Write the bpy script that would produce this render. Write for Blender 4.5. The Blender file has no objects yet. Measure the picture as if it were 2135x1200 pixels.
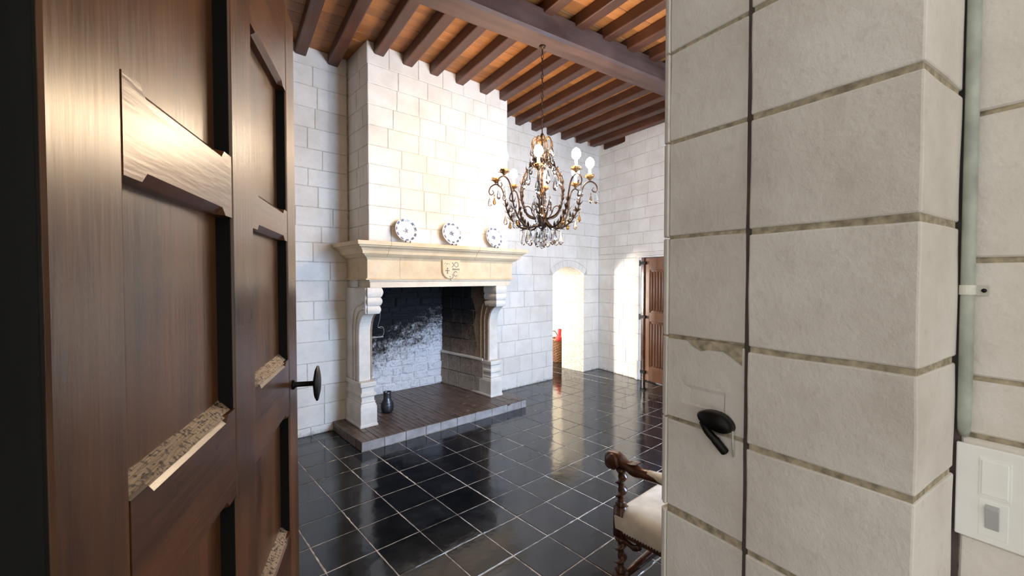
import bpy, bmesh, math, random
from mathutils import Vector, Matrix, noise as mnoise
random.seed(7)
C = bpy.context.scene.collection
SC = bpy.context.scene
rad = math.radians
PI = math.pi

# ------------------------------------------------------------------ camera
EYE = 1.6
A = rad(48.35); PT = math.atan(21/883)
fw = Vector((math.cos(A)*math.cos(PT), math.sin(A)*math.cos(PT), -math.sin(PT)))
rt = Vector((math.sin(A), -math.cos(A), 0)); up = rt.cross(fw)
cam_d = bpy.data.cameras.new('camera'); cam = bpy.data.objects.new('camera', cam_d); C.objects.link(cam)
M = Matrix.Identity(4)
for i in range(3):
    M[i][0] = rt[i]; M[i][1] = up[i]; M[i][2] = -fw[i]
M[2][3] = EYE
cam.matrix_world = M
cam_d.sensor_width = 36; cam_d.lens = 36*883/2135; cam_d.clip_start = .02
SC.camera = cam
# ------------------------------------------------------------------ light and exposure
SC.view_settings.view_transform = 'Standard'; SC.view_settings.look = 'None'
SC.view_settings.exposure = 0.0; SC.view_settings.gamma = 1; SC.view_settings.use_curve_mapping = False
W = bpy.data.worlds.new('world'); SC.world = W; W.use_nodes = True
bg = W.node_tree.nodes['Background']; bg.inputs[0].default_value = (1, .985, .93, 1); bg.inputs[1].default_value = 1.08

def area(name, loc, target, sx, sy, power, col):
    l = bpy.data.lights.new(name, 'AREA'); l.shape = 'RECTANGLE'; l.size = sx; l.size_y = sy; l.energy = power; l.color = col
    o = bpy.data.objects.new(name, l); C.objects.link(o); o.location = loc
    d = Vector(target) - Vector(loc); o.rotation_euler = d.to_track_quat('-Z', 'Y').to_euler()
    return o
BULB = 232
area('window_daylight', (3.05, -.12, 1.75), (2.75, 4.5, 1.1), 1.5, 1.7, 275, (.50, .69, 1))
area('hall_window_daylight', (3.45, 7.25, 1.25), (5.6, 4.5, 1.5), .4, .9, 330, (1, .93, .82))
area('hall_ambient_fill', (4.9, 6.6, 2.9), (5.2, 6.2, 0), 1.2, 1.2, 60, (1, .95, .86))  # added fill lamp for ambient light in the hall, not a visible source

# ------------------------------------------------------------------ materials
def new_mat(name):
    m = bpy.data.materials.new(name); m.use_nodes = True
    nt = m.node_tree; b = nt.nodes['Principled BSDF']
    return m, nt, b
def nd(nt, t, **kw):
    n = nt.nodes.new(t)
    for k, v in kw.items():
        if k in n.inputs: n.inputs[k].default_value = v
        else: setattr(n, k, v)
    return n
def ramp(nt, fac, stops):
    r = nt.nodes.new('ShaderNodeValToRGB'); e = r.color_ramp.elements
    while len(e) < len(stops): e.new(.5)
    for el, (p, c) in zip(e, stops): el.position = p; el.color = (*c, 1) if len(c) == 3 else c
    nt.links.new(fac, r.inputs[0]); return r
def mix(nt, fac, a, b, mode='MIX'):
    m = nt.nodes.new('ShaderNodeMix'); m.data_type = 'RGBA'; m.blend_type = mode
    if hasattr(fac, 'links'): nt.links.new(fac, m.inputs[0])
    else: m.inputs[0].default_value = fac
    for v, i in ((a, 6), (b, 7)):
        if hasattr(v, 'links'): nt.links.new(v, m.inputs[i])
        else: m.inputs[i].default_value = (*v, 1)
    return m.outputs[2]
def math_n(nt, op, a, b=0.0):
    m = nt.nodes.new('ShaderNodeMath'); m.operation = op
    for v, i in ((a, 0), (b, 1)):
        if hasattr(v, 'links'): nt.links.new(v, m.inputs[i])
        else: m.inputs[i].default_value = v
    return m.outputs[0]
def bump(nt, b, h, strength, dist=.01):
    n = nd(nt, 'ShaderNodeBump', Strength=strength, Distance=dist)
    nt.links.new(h, n.inputs['Height']); nt.links.new(n.outputs[0], b.inputs['Normal'])
def simple(name, col, rough=.5, metal=0, var=.12, scale=30, bmp=.1):
    m, nt, b = new_mat(name)
    g = nd(nt, 'ShaderNodeNewGeometry')
    n = nd(nt, 'ShaderNodeTexNoise', Scale=scale, Detail=4.0); nt.links.new(g.outputs['Position'], n.inputs['Vector'])
    lo = tuple(c*(1-var*2) for c in col); hi = tuple(min(1, c*(1+var*2)) for c in col)
    r = ramp(nt, n.outputs[0], [(.3, lo), (.7, hi)])
    nt.links.new(r.outputs[0], b.inputs['Base Color'])
    b.inputs['Roughness'].default_value = rough; b.inputs['Metallic'].default_value = metal
    if bmp: bump(nt, b, n.outputs[0], bmp, .004)
    return m
def stone_mat(name, lo, hi, stain, rough=.85, sc=1.0, rnd=.10, bmp=.25):
    m, nt, b = new_mat(name)
    g = nd(nt, 'ShaderNodeNewGeometry'); oi = nd(nt, 'ShaderNodeObjectInfo')
    n1 = nd(nt, 'ShaderNodeTexNoise', Scale=3.2*sc, Detail=5.0, Roughness=.6); nt.links.new(g.outputs['Position'], n1.inputs['Vector'])
    n2 = nd(nt, 'ShaderNodeTexNoise', Scale=26*sc, Detail=6.0, Roughness=.65); nt.links.new(g.outputs['Position'], n2.inputs['Vector'])
    n3 = nd(nt, 'ShaderNodeTexNoise', Scale=90*sc, Detail=3.0); nt.links.new(g.outputs['Position'], n3.inputs['Vector'])
    base = ramp(nt, n1.outputs[0], [(.3, lo), (.62, hi)]).outputs[0]
    sm = ramp(nt, n2.outputs[0], [(.56, (0, 0, 0)), (.8, (1, 1, 1))]).outputs[0]
    smv = math_n(nt, 'MULTIPLY', sm, .35)
    c = mix(nt, smv, base, stain)
    v = ramp(nt, oi.outputs['Random'], [(0, (1-rnd*1.6, 1-rnd*1.9, 1-rnd*2.1)), (.35, (1-rnd*.4,)*3), (1, (1, 1, 1))]).outputs[0]
    c = mix(nt, 1.0, c, v, 'MULTIPLY')
    spz = nd(nt, 'ShaderNodeSeparateXYZ'); nt.links.new(g.outputs['Position'], spz.inputs[0])
    gz = math_n(nt, 'ADD', spz.outputs[2], math_n(nt, 'MULTIPLY', n2.outputs[0], -.14))
    gr = ramp(nt, math_n(nt, 'MULTIPLY', math_n(nt, 'ADD', gz, .08), 10.0), [(.0, (.32, .29, .28)), (.45, (1, 1, 1))]).outputs[0]
    c = mix(nt, .8 if name == 'tuffeau_far' else 0.0, c, gr, 'MULTIPLY')
    nt.links.new(c, b.inputs['Base Color']); b.inputs['Roughness'].default_value = rough
    h = math_n(nt, 'ADD', n2.outputs[0], math_n(nt, 'MULTIPLY', n3.outputs[0], .35))
    bump(nt, b, h, bmp, .01)
    return m
M_wall = stone_mat('tuffeau_far', (.71, .66, .59), (.84, .80, .74), (.52, .46, .39), rnd=.045)
M_mort = simple('mortar_far', (.50, .46, .40), .95, var=.15)
M_pier = stone_mat('tuffeau_near', (.68, .62, .56), (.83, .79, .73), (.47, .40, .35), sc=1.5, rnd=.05, bmp=.25)
M_pmort = simple('mortar_near', (.40, .34, .24), .95, var=.2, scale=60, bmp=.5)
M_honey = stone_mat('mantel_stone', (.58, .43, .26), (.72, .57, .38), (.36, .27, .18), sc=1.4, rnd=.02)
M_lintel = stone_mat('lintel_stone', (.58, .48, .36), (.74, .63, .49), (.36, .28, .20), sc=1.4, rnd=.02)
M_jamb = stone_mat('jamb_stone', (.60, .55, .48), (.76, .71, .64), (.36, .30, .24), sc=1.6, rnd=.03)

def soot_mat(name, clean, brown, z0, z1, xk, x0, amp, rough=.9, edge=.10):
    """masonry with a soot stain of its own irregular outline"""
    m, nt, b = new_mat(name)
    g = nd(nt, 'ShaderNodeNewGeometry'); sp = nd(nt, 'ShaderNodeSeparateXYZ'); nt.links.new(g.outputs['Position'], sp.inputs[0])
    oi = nd(nt, 'ShaderNodeObjectInfo')
    n1 = nd(nt, 'ShaderNodeTexNoise', Scale=9.0, Detail=6.0, Roughness=.75); nt.links.new(g.outputs['Position'], n1.inputs['Vector'])
    n2 = nd(nt, 'ShaderNodeTexNoise', Scale=40.0, Detail=4.0); nt.links.new(g.outputs['Position'], n2.inputs['Vector'])
    zz = math_n(nt, 'ADD', sp.outputs[2], math_n(nt, 'MULTIPLY', math_n(nt, 'SUBTRACT', n1.outputs[0], .5), amp))
    zz = math_n(nt, 'ADD', zz, math_n(nt, 'MULTIPLY', math_n(nt, 'SUBTRACT', n2.outputs[0], .5), amp*.5))
    zz = math_n(nt, 'SUBTRACT', zz, math_n(nt, 'MULTIPLY', math_n(nt, 'SUBTRACT', sp.outputs[0], x0), xk))
    zz = math_n(nt, 'ADD', zz, math_n(nt, 'MULTIPLY', math_n(nt, 'SUBTRACT', oi.outputs['Random'], .5), .12))
    t = math_n(nt, 'DIVIDE', math_n(nt, 'SUBTRACT', zz, z0), z1-z0)
    r = ramp(nt, t, [(0, clean), (.35, tuple((a+c)/2 for a, c in zip(clean, brown))), (.6, brown), (.85, (.012, .012, .013)), (1, (.006, .006, .007))])
    sp2 = ramp(nt, n2.outputs[0], [(.55, (1, 1, 1)), (.72, (.35, .32, .3))])
    c = mix(nt, .6, r.outputs[0], sp2.outputs[0], 'MULTIPLY')
    nt.links.new(c, b.inputs['Base Color']); b.inputs['Roughness'].default_value = rough
    bump(nt, b, n1.outputs[0], .7, .03)
    return m
M_fback = soot_mat('sooty_whitewash', (.74, .73, .75), (.13, .11, .10), .48, .98, .34, 2.6, .95)
M_fside = soot_mat('sooty_side_stone', (.40, .34, .27), (.12, .075, .05), .10, 1.25, .0, 3.3, .85)
M_fjamb = soot_mat('sooty_jamb_stone', (.42, .33, .24), (.17, .11, .07), .3, 1.9, .0, 3.3, .6)
M_soot = simple('soot', (.008, .008, .009), .95)

def slate():
    m, nt, b = new_mat('black_slate')
    g = nd(nt, 'ShaderNodeNewGeometry'); oi = nd(nt, 'ShaderNodeObjectInfo')
    n1 = nd(nt, 'ShaderNodeTexNoise', Scale=5.0, Detail=6.0, Roughness=.7); nt.links.new(g.outputs['Position'], n1.inputs['Vector'])
    n2 = nd(nt, 'ShaderNodeTexNoise', Scale=60.0, Detail=3.0); nt.links.new(g.outputs['Position'], n2.inputs['Vector'])
    n3 = nd(nt, 'ShaderNodeTexNoise', Scale=9.0, Detail=2.0); nt.links.new(g.outputs['Position'], n3.inputs['Vector'])
    c = ramp(nt, n1.outputs[0], [(.35, (.006, .0065, .008)), (.6, (.013, .014, .016)), (.78, (.035, .034, .032))]).outputs[0]
    v = ramp(nt, oi.outputs['Random'], [(0, (.7, .7, .7)), (1, (1.4, 1.4, 1.4))]).outputs[0]
    nt.links.new(mix(nt, 1, c, v, 'MULTIPLY'), b.inputs['Base Color'])
    rr = ramp(nt, n1.outputs[0], [(.3, (.06,)*3), (.75, (.17,)*3)]).outputs[0]
    nt.links.new(rr, b.inputs['Roughness'])
    b.inputs['Specular IOR Level'].default_value = .6
    h = math_n(nt, 'ADD', math_n(nt, 'MULTIPLY', n3.outputs[0], .8), math_n(nt, 'MULTIPLY', n2.outputs[0], .06))
    bump(nt, b, h, .14, .01)
    return m
M_slate = slate()
M_grout = simple('grout', (.46, .40, .33), .85, var=.3, scale=14)
def wood(name, lo, hi, rough, stretch, coat=0.0, bmp=.25, rnd=.25, spec=.5, speck=False):
    m, nt, b = new_mat(name)
    tc = nd(nt, 'ShaderNodeTexCoord'); mp = nd(nt, 'ShaderNodeMapping'); oi = nd(nt, 'ShaderNodeObjectInfo')
    mp.inputs['Scale'].default_value = stretch
    nt.links.new(tc.outputs['Object'], mp.inputs[0])
    n1 = nd(nt, 'ShaderNodeTexNoise', Scale=1.0, Detail=6.0, Roughness=.6); nt.links.new(mp.outputs[0], n1.inputs['Vector'])
    n2 = nd(nt, 'ShaderNodeTexNoise', Scale=5.0, Detail=4.0); nt.links.new(mp.outputs[0], n2.inputs['Vector'])
    nb = nd(nt, 'ShaderNodeTexNoise', Scale=4.0, Detail=3.0); nt.links.new(tc.outputs['Object'], nb.inputs['Vector'])
    s = math_n(nt, 'ADD', math_n(nt, 'MULTIPLY', n1.outputs[0], .6), math_n(nt, 'MULTIPLY', nb.outputs[0], .4))
    c = ramp(nt, s, [(.34, lo), (.64, hi)]).outputs[0]
    if speck:
        ns = nd(nt, 'ShaderNodeTexNoise', Scale=150.0, Detail=2.0); nt.links.new(tc.outputs['Object'], ns.inputs['Vector'])
        c = mix(nt, 1, c, ramp(nt, ns.outputs[0], [(.40, (.12, .09, .07)), (.48, (1, 1, 1))]).outputs[0], 'MULTIPLY')
    v = ramp(nt, oi.outputs['Random'], [(0, (1-rnd,)*3), (1, (1, 1, 1))]).outputs[0]
    nt.links.new(mix(nt, 1, c, v, 'MULTIPLY'), b.inputs['Base Color'])
    nt.links.new(ramp(nt, nb.outputs[0], [(.3, (rough*.8,)*3), (.7, (rough*1.25,)*3)]).outputs[0], b.inputs['Roughness'])
    b.inputs['Coat Weight'].default_value = coat; b.inputs['Coat Roughness'].default_value = .22
    b.inputs['Specular IOR Level'].default_value = spec
    h = math_n(nt, 'ADD', math_n(nt, 'MULTIPLY', n2.outputs[0], .5), nb.outputs[0])
    bump(nt, b, h, bmp, .006)
    return m
M_door = wood('varnished_oak', (.026, .009, .0035), (.21, .085, .032), .30, (16, 16, 1.6), coat=.15, rnd=.1)
M_doorrail = wood('varnished_oak_rail', (.026, .008, .003), (.195, .073, .026), .30, (1.6, 16, 16), coat=.15, rnd=.1)
M_edgeshade = wood('shaded_oak_edge', (.008, .008, .0075), (.016, .016, .015), .85, (16, 16, 2), spec=.1)  # near-black colour paints the shade on the hinge edge and recess sides
M_worn_lamplit = wood('worn_lamplit_oak', (.20, .12, .065), (.58, .42, .28), .5, (6, 60, 60), bmp=.9, speck=True)  # worn oak, lightened further to hold chandelier light in its colour
M_joist = wood('joist_wood', (.045, .016, .010), (.12, .042, .020), .5, (14, 1.2, 14), rnd=.3)
M_board = wood('ceiling_board', (.30, .105, .026), (.50, .20, .055), .5, (1.5, 14, 14), rnd=.35)
M_beam = wood('beam_wood', (.04, .019, .014), (.105, .057, .043), .6, (1.0, 12, 12), rnd=.05)
M_chair = wood('walnut', (.045, .014, .007), (.12, .042, .02), .28, (14, 14, 3), coat=.3)
M_oakdoor = wood('oak_door', (.16, .062, .026), (.30, .13, .06), .4, (20, 20, 2.0), coat=.2)
M_brick = stone_mat('hearth_brick', (.075, .05, .036), (.15, .10, .072), (.22, .18, .15), rough=.30, sc=3, rnd=.22, bmp=.4)
M_bedge = stone_mat('hearth_edge_brick', (.26, .235, .22), (.40, .37, .36), (.15, .12, .10), rough=.6, sc=3, rnd=.1)
M_bmort = simple('hearth_mortar', (.13, .11, .09), .9)
M_iron = simple('black_iron', (.012, .010, .009), .45, .6)
M_bronze = simple('gilded_iron', (.055, .030, .018), .45, .8, var=.25)
M_gilt = simple('gilt_leaf', (.28, .15, .06), .4, .8, var=.25)
M_pewter = simple('dark_pewter', (.10, .11, .12), .32, .85)
M_cream = simple('cream_upholstery', (.72, .66, .55), .9, var=.08, scale=12)
M_plastic = simple('white_plastic', (.93, .93, .90), .35, var=.01, bmp=0)
M_rocker = simple('grey_rocker', (.46, .47, .46), .35, var=.02, bmp=0)
M_rockw = simple('white_rocker', (.95, .95, .92), .3, var=.01, bmp=0)
M_pipe = simple('painted_conduit', (.42, .45, .39), .5, var=.12, scale=18)
M_clip = simple('painted_clip', (.60, .59, .52), .55, var=.15)
M_gap = simple('open_joint', (.13, .10, .085), 1, bmp=0)
M_wick = simple('wicker', (.16, .07, .026), .7, var=.4, scale=60, bmp=.4)
M_straw = simple('straw_rim', (.34, .19, .08), .7, var=.25, scale=60, bmp=.3)
M_red = simple('red_cloth', (.55, .02, .03), .6, var=.1)
M_wax = simple('candle_sleeve', (.85, .78, .62), .5, var=.03, bmp=0)
M_plaster = simple('hall_plaster', (.80, .74, .62), .9, var=.04, scale=3)
def glass(name, col):
    m, nt, b = new_mat(name)
    b.inputs['Base Color'].default_value = (*col, 1); b.inputs['Transmission Weight'].default_value = 1
    b.inputs['Roughness'].default_value = .02; b.inputs['IOR'].default_value = 1.55
    return m
M_crystal = glass('crystal', (.97, .97, .98)); M_amber = glass('amber_crystal', (.75, .42, .14))
M_bulb, nt, b = new_mat('lamp_bulb'); nt.nodes.remove(b)
e = nd(nt, 'ShaderNodeEmission', Strength=float(BULB)); e.inputs[0].default_value = (1, .76, .50, 1)
nt.links.new(e.outputs[0], nt.nodes['Material Output'].inputs[0])
def china(seed):
    m, nt, b = new_mat('painted_china')
    tc = nd(nt, 'ShaderNodeTexCoord'); sp = nd(nt, 'ShaderNodeSeparateXYZ'); nt.links.new(tc.outputs['Object'], sp.inputs[0])
    x, y = sp.outputs[0], sp.outputs[1]
    r = math_n(nt, 'SQRT', math_n(nt, 'ADD', math_n(nt, 'MULTIPLY', x, x), math_n(nt, 'MULTIPLY', y, y)))
    a = math_n(nt, 'ARCTAN2', y, x)
    n = nd(nt, 'ShaderNodeTexNoise', Scale=95.0, Detail=2.0); nt.links.new(tc.outputs['Object'], n.inputs['Vector'])
    wob = math_n(nt, 'SINE', math_n(nt, 'MULTIPLY', a, 11.0))
    rim = math_n(nt, 'MULTIPLY', math_n(nt, 'GREATER_THAN', r, .095), math_n(nt, 'LESS_THAN', r, .117))
    band = math_n(nt, 'MULTIPLY', rim, math_n(nt, 'GREATER_THAN', math_n(nt, 'ADD', math_n(nt, 'MULTIPLY', wob, .16), n.outputs[0]), .44))
    rw = math_n(nt, 'MULTIPLY', math_n(nt, 'SINE', math_n(nt, 'MULTIPLY', a, 6.0)), .008)
    cen = math_n(nt, 'MULTIPLY', math_n(nt, 'LESS_THAN', r, math_n(nt, 'ADD', .026, rw)), math_n(nt, 'GREATER_THAN', n.outputs[0], .41))
    fac = math_n(nt, 'MAXIMUM', band, cen)
    nt.links.new(mix(nt, fac, (.84, .83, .80), (.13, .15, .24)), b.inputs['Base Color'])
    b.inputs['Roughness'].default_value = .18
    return m
M_china = china(0)

# ------------------------------------------------------------------ helpers
def link(name, me, parent=None):
    o = bpy.data.objects.new(name, me); C.objects.link(o)
    if parent is not None: o.parent = parent
    return o
def tag(o, label=None, cat=None, group=None, kind=None):
    if label: o['label'] = label
    if cat: o['category'] = cat
    if group: o['group'] = group
    if kind: o['kind'] = kind
    return o
def empty(name, loc=(0, 0, 0), rz=0, label=None, cat=None, group=None, kind=None):
    o = bpy.data.objects.new(name, None); C.objects.link(o); o.location = loc; o.rotation_euler = (0, 0, rz); o.empty_display_size = .05
    return tag(o, label, cat, group, kind)
def done(name, bm, mat, parent=None, smooth=False, bev=0, seg=2):
    bmesh.ops.recalc_face_normals(bm, faces=bm.faces)
    me = bpy.data.meshes.new(name); bm.to_mesh(me); bm.free()
    me.materials.append(mat)
    if smooth:
        for p in me.polygons: p.use_smooth = True
    o = link(name, me, parent)
    if bev:
        m = o.modifiers.new('bevel', 'BEVEL'); m.width = bev; m.segments = seg; m.limit_method = 'ANGLE'
    return o
def box(bm, p0, p1, mx=None):
    x0, y0, z0 = p0; x1, y1, z1 = p1
    vs = [Vector(v) for v in ((x0,y0,z0),(x1,y0,z0),(x1,y1,z0),(x0,y1,z0),(x0,y0,z1),(x1,y0,z1),(x1,y1,z1),(x0,y1,z1))]
    if mx is not None: vs = [mx @ v for v in vs]
    v = [bm.verts.new(p) for p in vs]
    for f in ((0,3,2,1),(4,5,6,7),(0,1,5,4),(1,2,6,5),(2,3,7,6),(3,0,4,7)): bm.faces.new([v[i] for i in f])
def loft(bm, rings, closed=True, cap=True):
    R = [[bm.verts.new(p) for p in r] for r in rings]
    n = len(R[0])
    for a, b in zip(R, R[1:]):
        for i in range(n if closed else n-1):
            j = (i+1) % n
            bm.faces.new((a[i], a[j], b[j], b[i]))
    if cap and closed:
        bm.faces.new(R[0][::-1]); bm.faces.new(R[-1])
def tube(bm, pts, r, n=8, cap=True):
    pts = [Vector(p) for p in pts]; rs = r if isinstance(r, (list, tuple)) else [r]*len(pts)
    t0 = (pts[1]-pts[0]).normalized(); nrm = t0.orthogonal().normalized(); rings = []
    for i, p in enumerate(pts):
        t = (pts[min(i+1, len(pts)-1)]-pts[max(i-1, 0)]).normalized()
        nrm = (nrm - t*nrm.dot(t)).normalized(); bn = t.cross(nrm)
        rings.append([p + (nrm*math.cos(2*PI*k/n)+bn*math.sin(2*PI*k/n))*rs[i] for k in range(n)])
    loft(bm, rings, True, cap)
def lathe(bm, prof, n=20, c=(0, 0, 0), mx=None, wave=None):
    rings = []
    for i, (r, z) in enumerate(prof):
        ring = []
        for k in range(n):
            a = 2*PI*k/n; rr = max(r, 1e-4)
            if wave: rr *= 1+wave[1]*math.cos(wave[0]*a)*(i/(len(prof)-1))
            p = Vector((c[0]+rr*math.cos(a), c[1]+rr*math.sin(a), c[2]+z))
            ring.append(mx @ p if mx is not None else p)
        rings.append(ring)
    loft(bm, rings)
def spline(pts, m=6):
    P = [Vector(p) for p in pts]; out = []
    for i in range(len(P)-1):
        p0 = P[max(i-1, 0)]; p1 = P[i]; p2 = P[i+1]; p3 = P[min(i+2, len(P)-1)]
        for k in range(m):
            t = k/m
            out.append(.5*((2*p1)+(p2-p0)*t+(2*p0-5*p1+4*p2-p3)*t*t+(3*p1-p0-3*p2+p3)*t**3))
    out.append(P[-1]); return out
def copy_obj(o, parent, **kw):
    c = o.copy(); C.objects.link(c); c.parent = parent
    for k, v in kw.items(): setattr(c, k, v)
    return c
class Frame:
    """a wall plane: u along, z up, w out of the face"""
    def __init__(s, o, ang):
        s.o = Vector((o[0], o[1], 0)); s.d = Vector((math.cos(ang), math.sin(ang), 0)); s.n = Vector((s.d.y, -s.d.x, 0))
    def __call__(s, u, z, w=0): return s.o + s.d*u + s.n*w + Vector((0, 0, z))
    def mx(s):
        m = Matrix.Identity(4)
        for i in range(3): m[i][0] = s.d[i]; m[i][1] = s.n[i]; m[i][3] = s.o[i]
        return m
def stone(fr, poly, parent, mat, ch=.004, proud=.0, back=.03, name='stone', jit=.0015):
    n = len(poly); cx = sum(p[0] for p in poly)/n; cz = sum(p[1] for p in poly)/n
    pr = proud + random.uniform(-jit, jit)
    bm = bmesh.new(); tl = [random.uniform(-jit, jit) for _ in range(n)]
    r0 = [fr(u-cx+0, z-cz, -back)-fr.o for u, z in poly]
    r1 = [fr(u-cx, z-cz, pr-ch)-fr.o for u, z in poly]
    r2 = []
    for i, (u, z) in enumerate(poly):
        du, dz = cx-u, cz-z
        su = (1 if du > 0 else -1)*min(ch, abs(du)*.5); sz = (1 if dz > 0 else -1)*min(ch, abs(dz)*.5)
        r2.append(fr(u-cx+su, z-cz+sz, pr+tl[i])-fr.o)
    loft(bm, [r0, r1, r2])
    o = done(name, bm, mat, parent); o.location = fr(cx, cz, 0)
    return o
def rect(u0, u1, z0, z1, g):
    j = lambda: random.uniform(-.0012, .0012)
    return [(u0+g+j(), z0+g+j()), (u1-g+j(), z0+g+j()), (u1-g+j(), z1-g+j()), (u0+g+j(), z1-g+j())]
def courses(fr, zs, spans, parent, mat, g=.003, lo=.24, hi=.44, **kw):
    for z0, z1 in zip(zs, zs[1:]):
        for u0, u1 in spans(z0, z1):
            u = u0
            while u < u1-.01:
                w = random.uniform(lo, hi)
                if u1-u-w < lo*.55: w = u1-u
                stone(fr, rect(u, min(u+w, u1), z0, z1, g), parent, mat, **kw); u += w

# ------------------------------------------------------------------ floor
FT = .285; FX0 = 1.606; FY0 = 2.931
floor = empty('floor', (0, 0, 0), 0, 'floor of square black slate tiles with pale joints', 'floor', kind='structure')
bm = bmesh.new(); box(bm, (-2.4, -2.2, -.12), (6.9, 9, -.0025)); done('mortar_bed', bm, M_grout, floor)
def cam_px(p):
    v = Vector(p)-Vector((0, 0, EYE)); d = v.dot(fw)
    return (1067.5+883*v.dot(rt)/d, 600-883*v.dot(up)/d, d) if d > .05 else (0, 0, -1)
ht = FT/2-.0021; c_ = .003
def tile_rings(cx, cy, z=0, s=ht):
    return [[(cx+a*s, cy+b*s, z-.012) for a, b in ((-1,-1),(1,-1),(1,1),(-1,1))],
            [(cx+a*s, cy+b*s, z-c_) for a, b in ((-1,-1),(1,-1),(1,1),(-1,1))],
            [(cx+a*(s-c_), cy+b*(s-c_), z) for a, b in ((-1,-1),(1,-1),(1,1),(-1,1))]]
def worn_tile(q):
    """square tile with chipped, slightly wavering edges"""
    N = 9; per = []
    for e_ in range(4):
        for k in range(N):
            t = -1+2*k/N; per.append({0: (t, -1), 1: (1, t), 2: (-t, 1), 3: (-1, -t)}[e_])
    wob = [max(-.0012, .0016*mnoise.noise(Vector((k*.9, q*11.3, 0)))+.0012*mnoise.noise(Vector((k*2.7, q*5.1, 3)))) + (.003 if random.random() < .05 else 0) for k in range(len(per))]
    def ring(ins, z): return [(a*(ht-ins-w), b*(ht-ins-w), z) for (a, b), w in zip(per, wob)]
    bm = bmesh.new(); loft(bm, [ring(0, -.012), ring(0, -.0025), ring(.0025, 0)])
    return done('floor_tile', bm, M_slate, floor)
tiles = [worn_tile(q) for q in range(8)]
cells = []
for i in range(-14, 19):
    for j in range(-17, 21):
        x = FX0+(i+.5)*FT; y = FY0+(j+.5)*FT
        if 1.53 < x < 3.58 and 3.85 < y < 5.2: continue
        if y > 4.5 and not 4.9 < x < 5.75 and y < 5.05: continue
        if y > 5.1 and x < 4.2: continue
        px, py, d = cam_px((x, y, 0))
        vis = d > 0 and 585 < px < 1395 and py < 1290
        cells.append((0 if vis else 1, d if d > 0 else 99, x, y))
cells.sort(); stuff = bmesh.new(); cnt = 0
for v, d, x, y in cells:
    if v == 0 and cnt < 299:
        o = tiles[cnt] if cnt < 8 else copy_obj(random.choice(tiles), floor)
        o.location = (x+random.uniform(-.0015, .0015), y+random.uniform(-.0015, .0015), random.uniform(-.0015, .0005))
        o.rotation_euler = (random.uniform(-.003, .003), random.uniform(-.003, .003), random.uniform(-.003, .003)+(random.randrange(4)*PI/2 if cnt >= 8 else 0)); cnt += 1
    else: loft(stuff, tile_rings(x, y))
tag(done('outer_floor_tiles', stuff, M_slate, floor), kind='stuff')

# ------------------------------------------------------------------ fireplace wall (Y = 4.547) with arched opening
YW = 4.547
ZC = [.0, .082, .30, .492, .733, .949, 1.17, 1.361, 1.571, 1.762, 1.958, 2.124, 2.314, 2.523, 2.698, 2.897, 3.105, 3.307, 3.524, 3.721, 3.905]
ZR = [.0, .218, .461, .688, .929, 1.17, 1.404, 1.65, 1.92, 2.124, 2.314, 2.523, 2.698, 2.897, 3.105, 3.307, 3.524, 3.721, 3.905]
wall_back = empty('wall_back', (0, YW, 0), 0, 'pale limestone block wall behind the fireplace with an arched opening', 'wall', kind='structure')
FW = Frame((0, YW-.0), 0)
wl = empty('tmp'); bpy.data.objects.remove(wl)
def fix(o, parent):
    o.matrix_parent_inverse = Matrix.Translation(-Vector(parent.location)); return o
AX, AH, AZ, AR = 5.295, .385, 1.65, .635
ACZ = AZ+.13-AR
bm = bmesh.new()
Y0, Y1 = YW+.006, YW+.50
box(bm, (-2.3, Y0, 0), (1.72, Y1, 3.95)); box(bm, (3.50, Y0, 0), (AX-AH, Y1, 3.95)); box(bm, (AX+AH, Y0, 0), (6.5, Y1, 3.95))
box(bm, (1.72, Y0, 2.42), (3.50, Y1, 3.95)); box(bm, (AX-AH, Y0, 1.80), (AX+AH, Y1, 3.95))
# arch soffit fill
arc = [(AX+AR*math.sin(t), ACZ+AR*math.cos(t)) for t in [(-1+2*k/14)*math.asin(AH/AR) for k in range(15)]]
poly = arc + [(AX+AH, 1.81), (AX-AH, 1.81)]
loft(bm, [[(x, Y0, z) for x, z in poly], [(x, Y1, z) for x, z in poly]])
o = done('wall_core', bm, M_mort, wall_back); fix(o, wall_back)
n_before = set(C.objects)
courses(FW, ZC, lambda a, b: [(.75, 1.705)], wall_back, M_wall, lo=.26, hi=.44)
courses(FW, ZR[:7], lambda a, b: [(3.53, AX-AH), (AX+AH, 6.09)], wall_back, M_wall, lo=.2, hi=.36)
courses(FW, [1.404, 1.65], lambda a, b: [(3.53, AX-AH), (AX+AH, 6.09)], wall_back, M_wall, lo=.2, hi=.36)
# ring of voussoirs and the course that it cuts
RO = AR+.105; th = math.asin(AH/AR)
for k in range(9):
    t0_, t1_ = -th+2*th*k/9+.004, -th+2*th*(k+1)/9-.004
    pl = [(AX+r*math.sin(t), ACZ+r*math.cos(t)) for r, t in ((AR, t0_), (AR, t1_), (RO, t1_), (RO, t0_))]
    stone(FW, pl, wall_back, M_wall, ch=.003, name='arch_stone')
def lowz(x):
    s = (x-AX)/RO
    return max(1.653, ACZ+RO*math.sqrt(1-s*s)+.005) if abs(x-AX) < RO*math.sin(th)+.004 else 1.653
e0 = RO*math.sin(th)+.005
for u0, u1 in ((3.53, 3.86), (3.86, 4.13), (4.13, 4.46), (4.46, AX-e0)): stone(FW, rect(u0, u1, 1.65, 1.92, .003), wall_back, M_wall)
for u0, u1 in ((AX+e0, 6.09),): stone(FW, rect(u0, u1, 1.65, 1.92, .003), wall_back, M_wall)
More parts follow.
